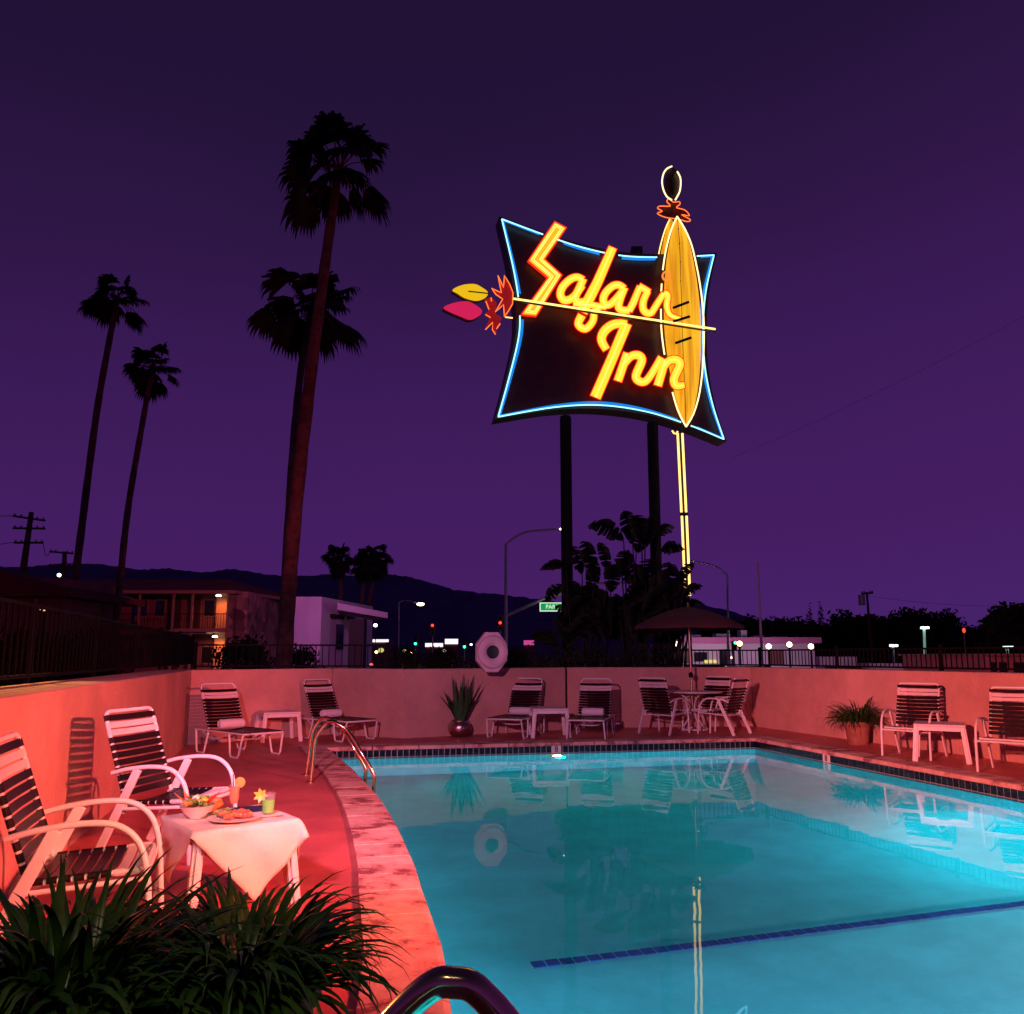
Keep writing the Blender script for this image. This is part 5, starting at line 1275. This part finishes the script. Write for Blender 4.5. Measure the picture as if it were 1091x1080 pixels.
# far shops and lights
def shop(label, px0, px1, y0, y1, d, m):
    a, b = P(px0, y1, d), P(px1, y0, d); t = thing('lit_shopfront', label, 'shop', ((a.x + b.x) / 2, d, 0))
    MB().box(((a.x + b.x) / 2, d + 2, b.z / 2), (b.x - a.x, 3.9, b.z)).build('wall', 'bldg_red', t); MB().box(((a.x + b.x) / 2, d, (a.z + b.z) / 2), (b.x - a.x, .12, b.z - a.z)).build('fascia', m, t)
shop('tiny lit shop canopy low between the curved street lamp and the life ring', 453, 472, 684.5, 688.5, 120, 'shoplit')
shop('tiny bright white gas station canopy left of the life ring', 474, 488, 680, 685.5, 110, 'shoplit')
shop('tiny pink lit sign building right of the life ring', 558, 569, 681.5, 686.5, 90, 'shoppink')
shop('tiny red and white lit store right of the white building', 397, 414, 680.5, 683.5, 95, 'shoplit')
fl_ = [(400, 665.5, 90, 'lampwhite', 'small white street light right of the pylon canopy', .22), (395.5, 707.5, 28, 'lampred', 'red tail light glow low behind the fence right of the white building', .06), (401, 694, 60, 'lampwarm', 'warm point of light above the red tail light', .11), (406, 692, 70, 'litwin', 'yellowish point of light right of the pylon', .25),
       (438, 695, 80, 'lampwarm', 'small warm light below the curved street lamp', .12), (431, 693, 80, 'litwin', 'dim yellow light at the foot of the curved street lamp', .2), (502, 686, 90, 'lampwhite', 'tiny white light immediately left of the life ring top', .13), (557, 710, 30, 'lampwhite', 'tiny white light low in the hedge right of the life ring', .03),
       (630, 637.5, 40, 'lampwhite', 'tiny white light among the paddle leaves', .05), (473, 693, 90, 'shoplit', 'faint white light under the lit canopy left of the life ring', .25), (780, 700, 36, 'lampwhite', 'small white lamp on the store wall below the green traffic light', .06)]
for px, py, d, m_, lb, r_ in fl_:
    c = P(px, py, d); t = thing('distant_lamp', lb, 'lamp', (c.x, c.y, 0), 'distant street lights'); MB().tube([(c.x, c.y + r_, 0), (c.x, c.y + r_, c.z)], min(.04, r_ * .5), 5).build('post', 'ink', t); MB().ball(c, r_, 8, .8).build('bulb', m_, t, True)
# cars
def make_car():
    t = thing('parked_car', 'x', 'car', (0, 0, 0))
    prof = [(-2.2, .35), (-2.25, .75), (-1.9, .92), (-1.2, .98), (-.6, 1.38), (.8, 1.42), (1.5, 1.0), (2.15, .9), (2.25, .6), (2.2, .35)]
    MB().prism([(x, -.85, z) for x, z in prof], (0, 1.7, 0)).build('body', 'carpaint', t, bevel=.06)
    MB().prism([(-.98, -.87, .99), (-.5, -.87, 1.3), (.75, -.87, 1.33), (1.25, -.87, 1.0)], (0, 1.74, 0)).build('side_window', 'glassdark', t)
    for x in (-1.4, 1.4):
        for y in (-.8, .8):
            o = MB().lathe([(0, -.11), (.28, -.11), (.33, -.07), (.33, .07), (.28, .11), (0, .11)], (x, y, .33), 16, Matrix.Rotation(PI / 2, 3, 'X')).build('wheel', 'rubber', t, True)
    for y in (-.6, .6): MB().box((-2.24, y, .66), (.06, .3, .12)).build('headlight', 'litwin', t)
    return t
car = make_car()
cs = [(795, 33, .1, 'dark parked car in front of the middle of the store'), (748, 35, .2, 'dark parked car near the left end of the store'), (890, 32, -.15, 'dark parked car right of the store, below the transformer pole')]
for i, (px, d, rz_, lb) in enumerate(cs):
    p_ = P(px, 700, d); o = put(car, (p_.x, p_.y, 0), rz_) if i == 0 else dup(car, (p_.x, p_.y, 0), rz_)
    o.scale = (.8, .8, .72); o['label'] = lb; o['group'] = 'cars parked by the store'

# ------------------------------------------------------------------ lighting of the pool area
PINK = (1, .24, .20); ROSE = (1, .20, .34)
lamp('deck_flood_right', (4.3, 2.7, 2.4), (-3.6, 7.6, .5), 4700, (1, .13, .10), .10, 62, .7)
lamp('deck_flood_left', (-1.5, 1.6, 2.4), (6.4, 11.5, .5), 7500, (1, .19, .17), .12, 44, .9)
lamp('deck_flood_back', (-1.6, 1.8, 2.6), (0.3, 15.5, .6), 2300, (1, .33, .58), .15, 66, .8)
lamp('table_fill', (.9, 1.4, 2.5), (TC.x - .2, TC.y + .4, .4), 330, (1, .54, .28), .08, 36, .5)  # unseen warm lamp added to whiten the cloth and near chairs
lamp('fence_lamp', (-8.2, 9.6, 2.35), lw(5.9) + ol * .5 + V((0, 0, 1.17)), 3800, (1, .42, .12), .03, 30, .4)
lamp('apartment_fill', (-9, 30, 7.5), (-20, 52, 4.0), 4000, (1, .12, .12), .2, 46, .8)  # unseen red spot added to brighten the apartment roof and facade
lamp('plant_fill', (-.2, .5, 2.3), (-1.2, 2.9, .5), 75, (1, .72, .42), .05, 55, .7)  # unseen warm spot added to lift the foreground leaves
lamp('palm_fill', (-3.0, 16.2, 1.6), P(325, 430, 25.5), 900, (1, .06, .05), .1, 60, .6)  # unseen red spot added to redden the palm trunk
lamp('pool_lamp_near', (2.2, .2, -.5), (1.0, 9, -1.3), 2000, (.0, .52, .86), .15, 150, .6)
lamp('pool_fill_right', (6.0, 4.6, -.5), (2.0, 5.5, -1.3), 560, (.42, .80, .95), .15, 160, .8)  # unseen lamp added to brighten the lower right of the pool floor
lamp('pool_lamp_corner', (5.6, .2, -.45), (3.6, 3.6, -1.2), 850, (.66, .80, .84), .15, 110, .9)
lamp('pool_fill_side', (5.72, 8.0, -.5), (0.5, 10.0, -1.5), 780, (.0, .60, .74), .12, 155, .6)  # unseen lamp added to brighten the middle of the pool
lamp('pool_lamp_far', bm_ + bn_ * .25 + V((0, 0, -.45)), bm_ + bn_ * 4 + V((0, 0, -1.5)), 190, (.0, .62, .58), .08, 165, .5)
lamp('street_flood', P(330, 560, 30), (X_(330, 40), 40, 2), 1500, (1, .25, .75), .2, 60, .8)
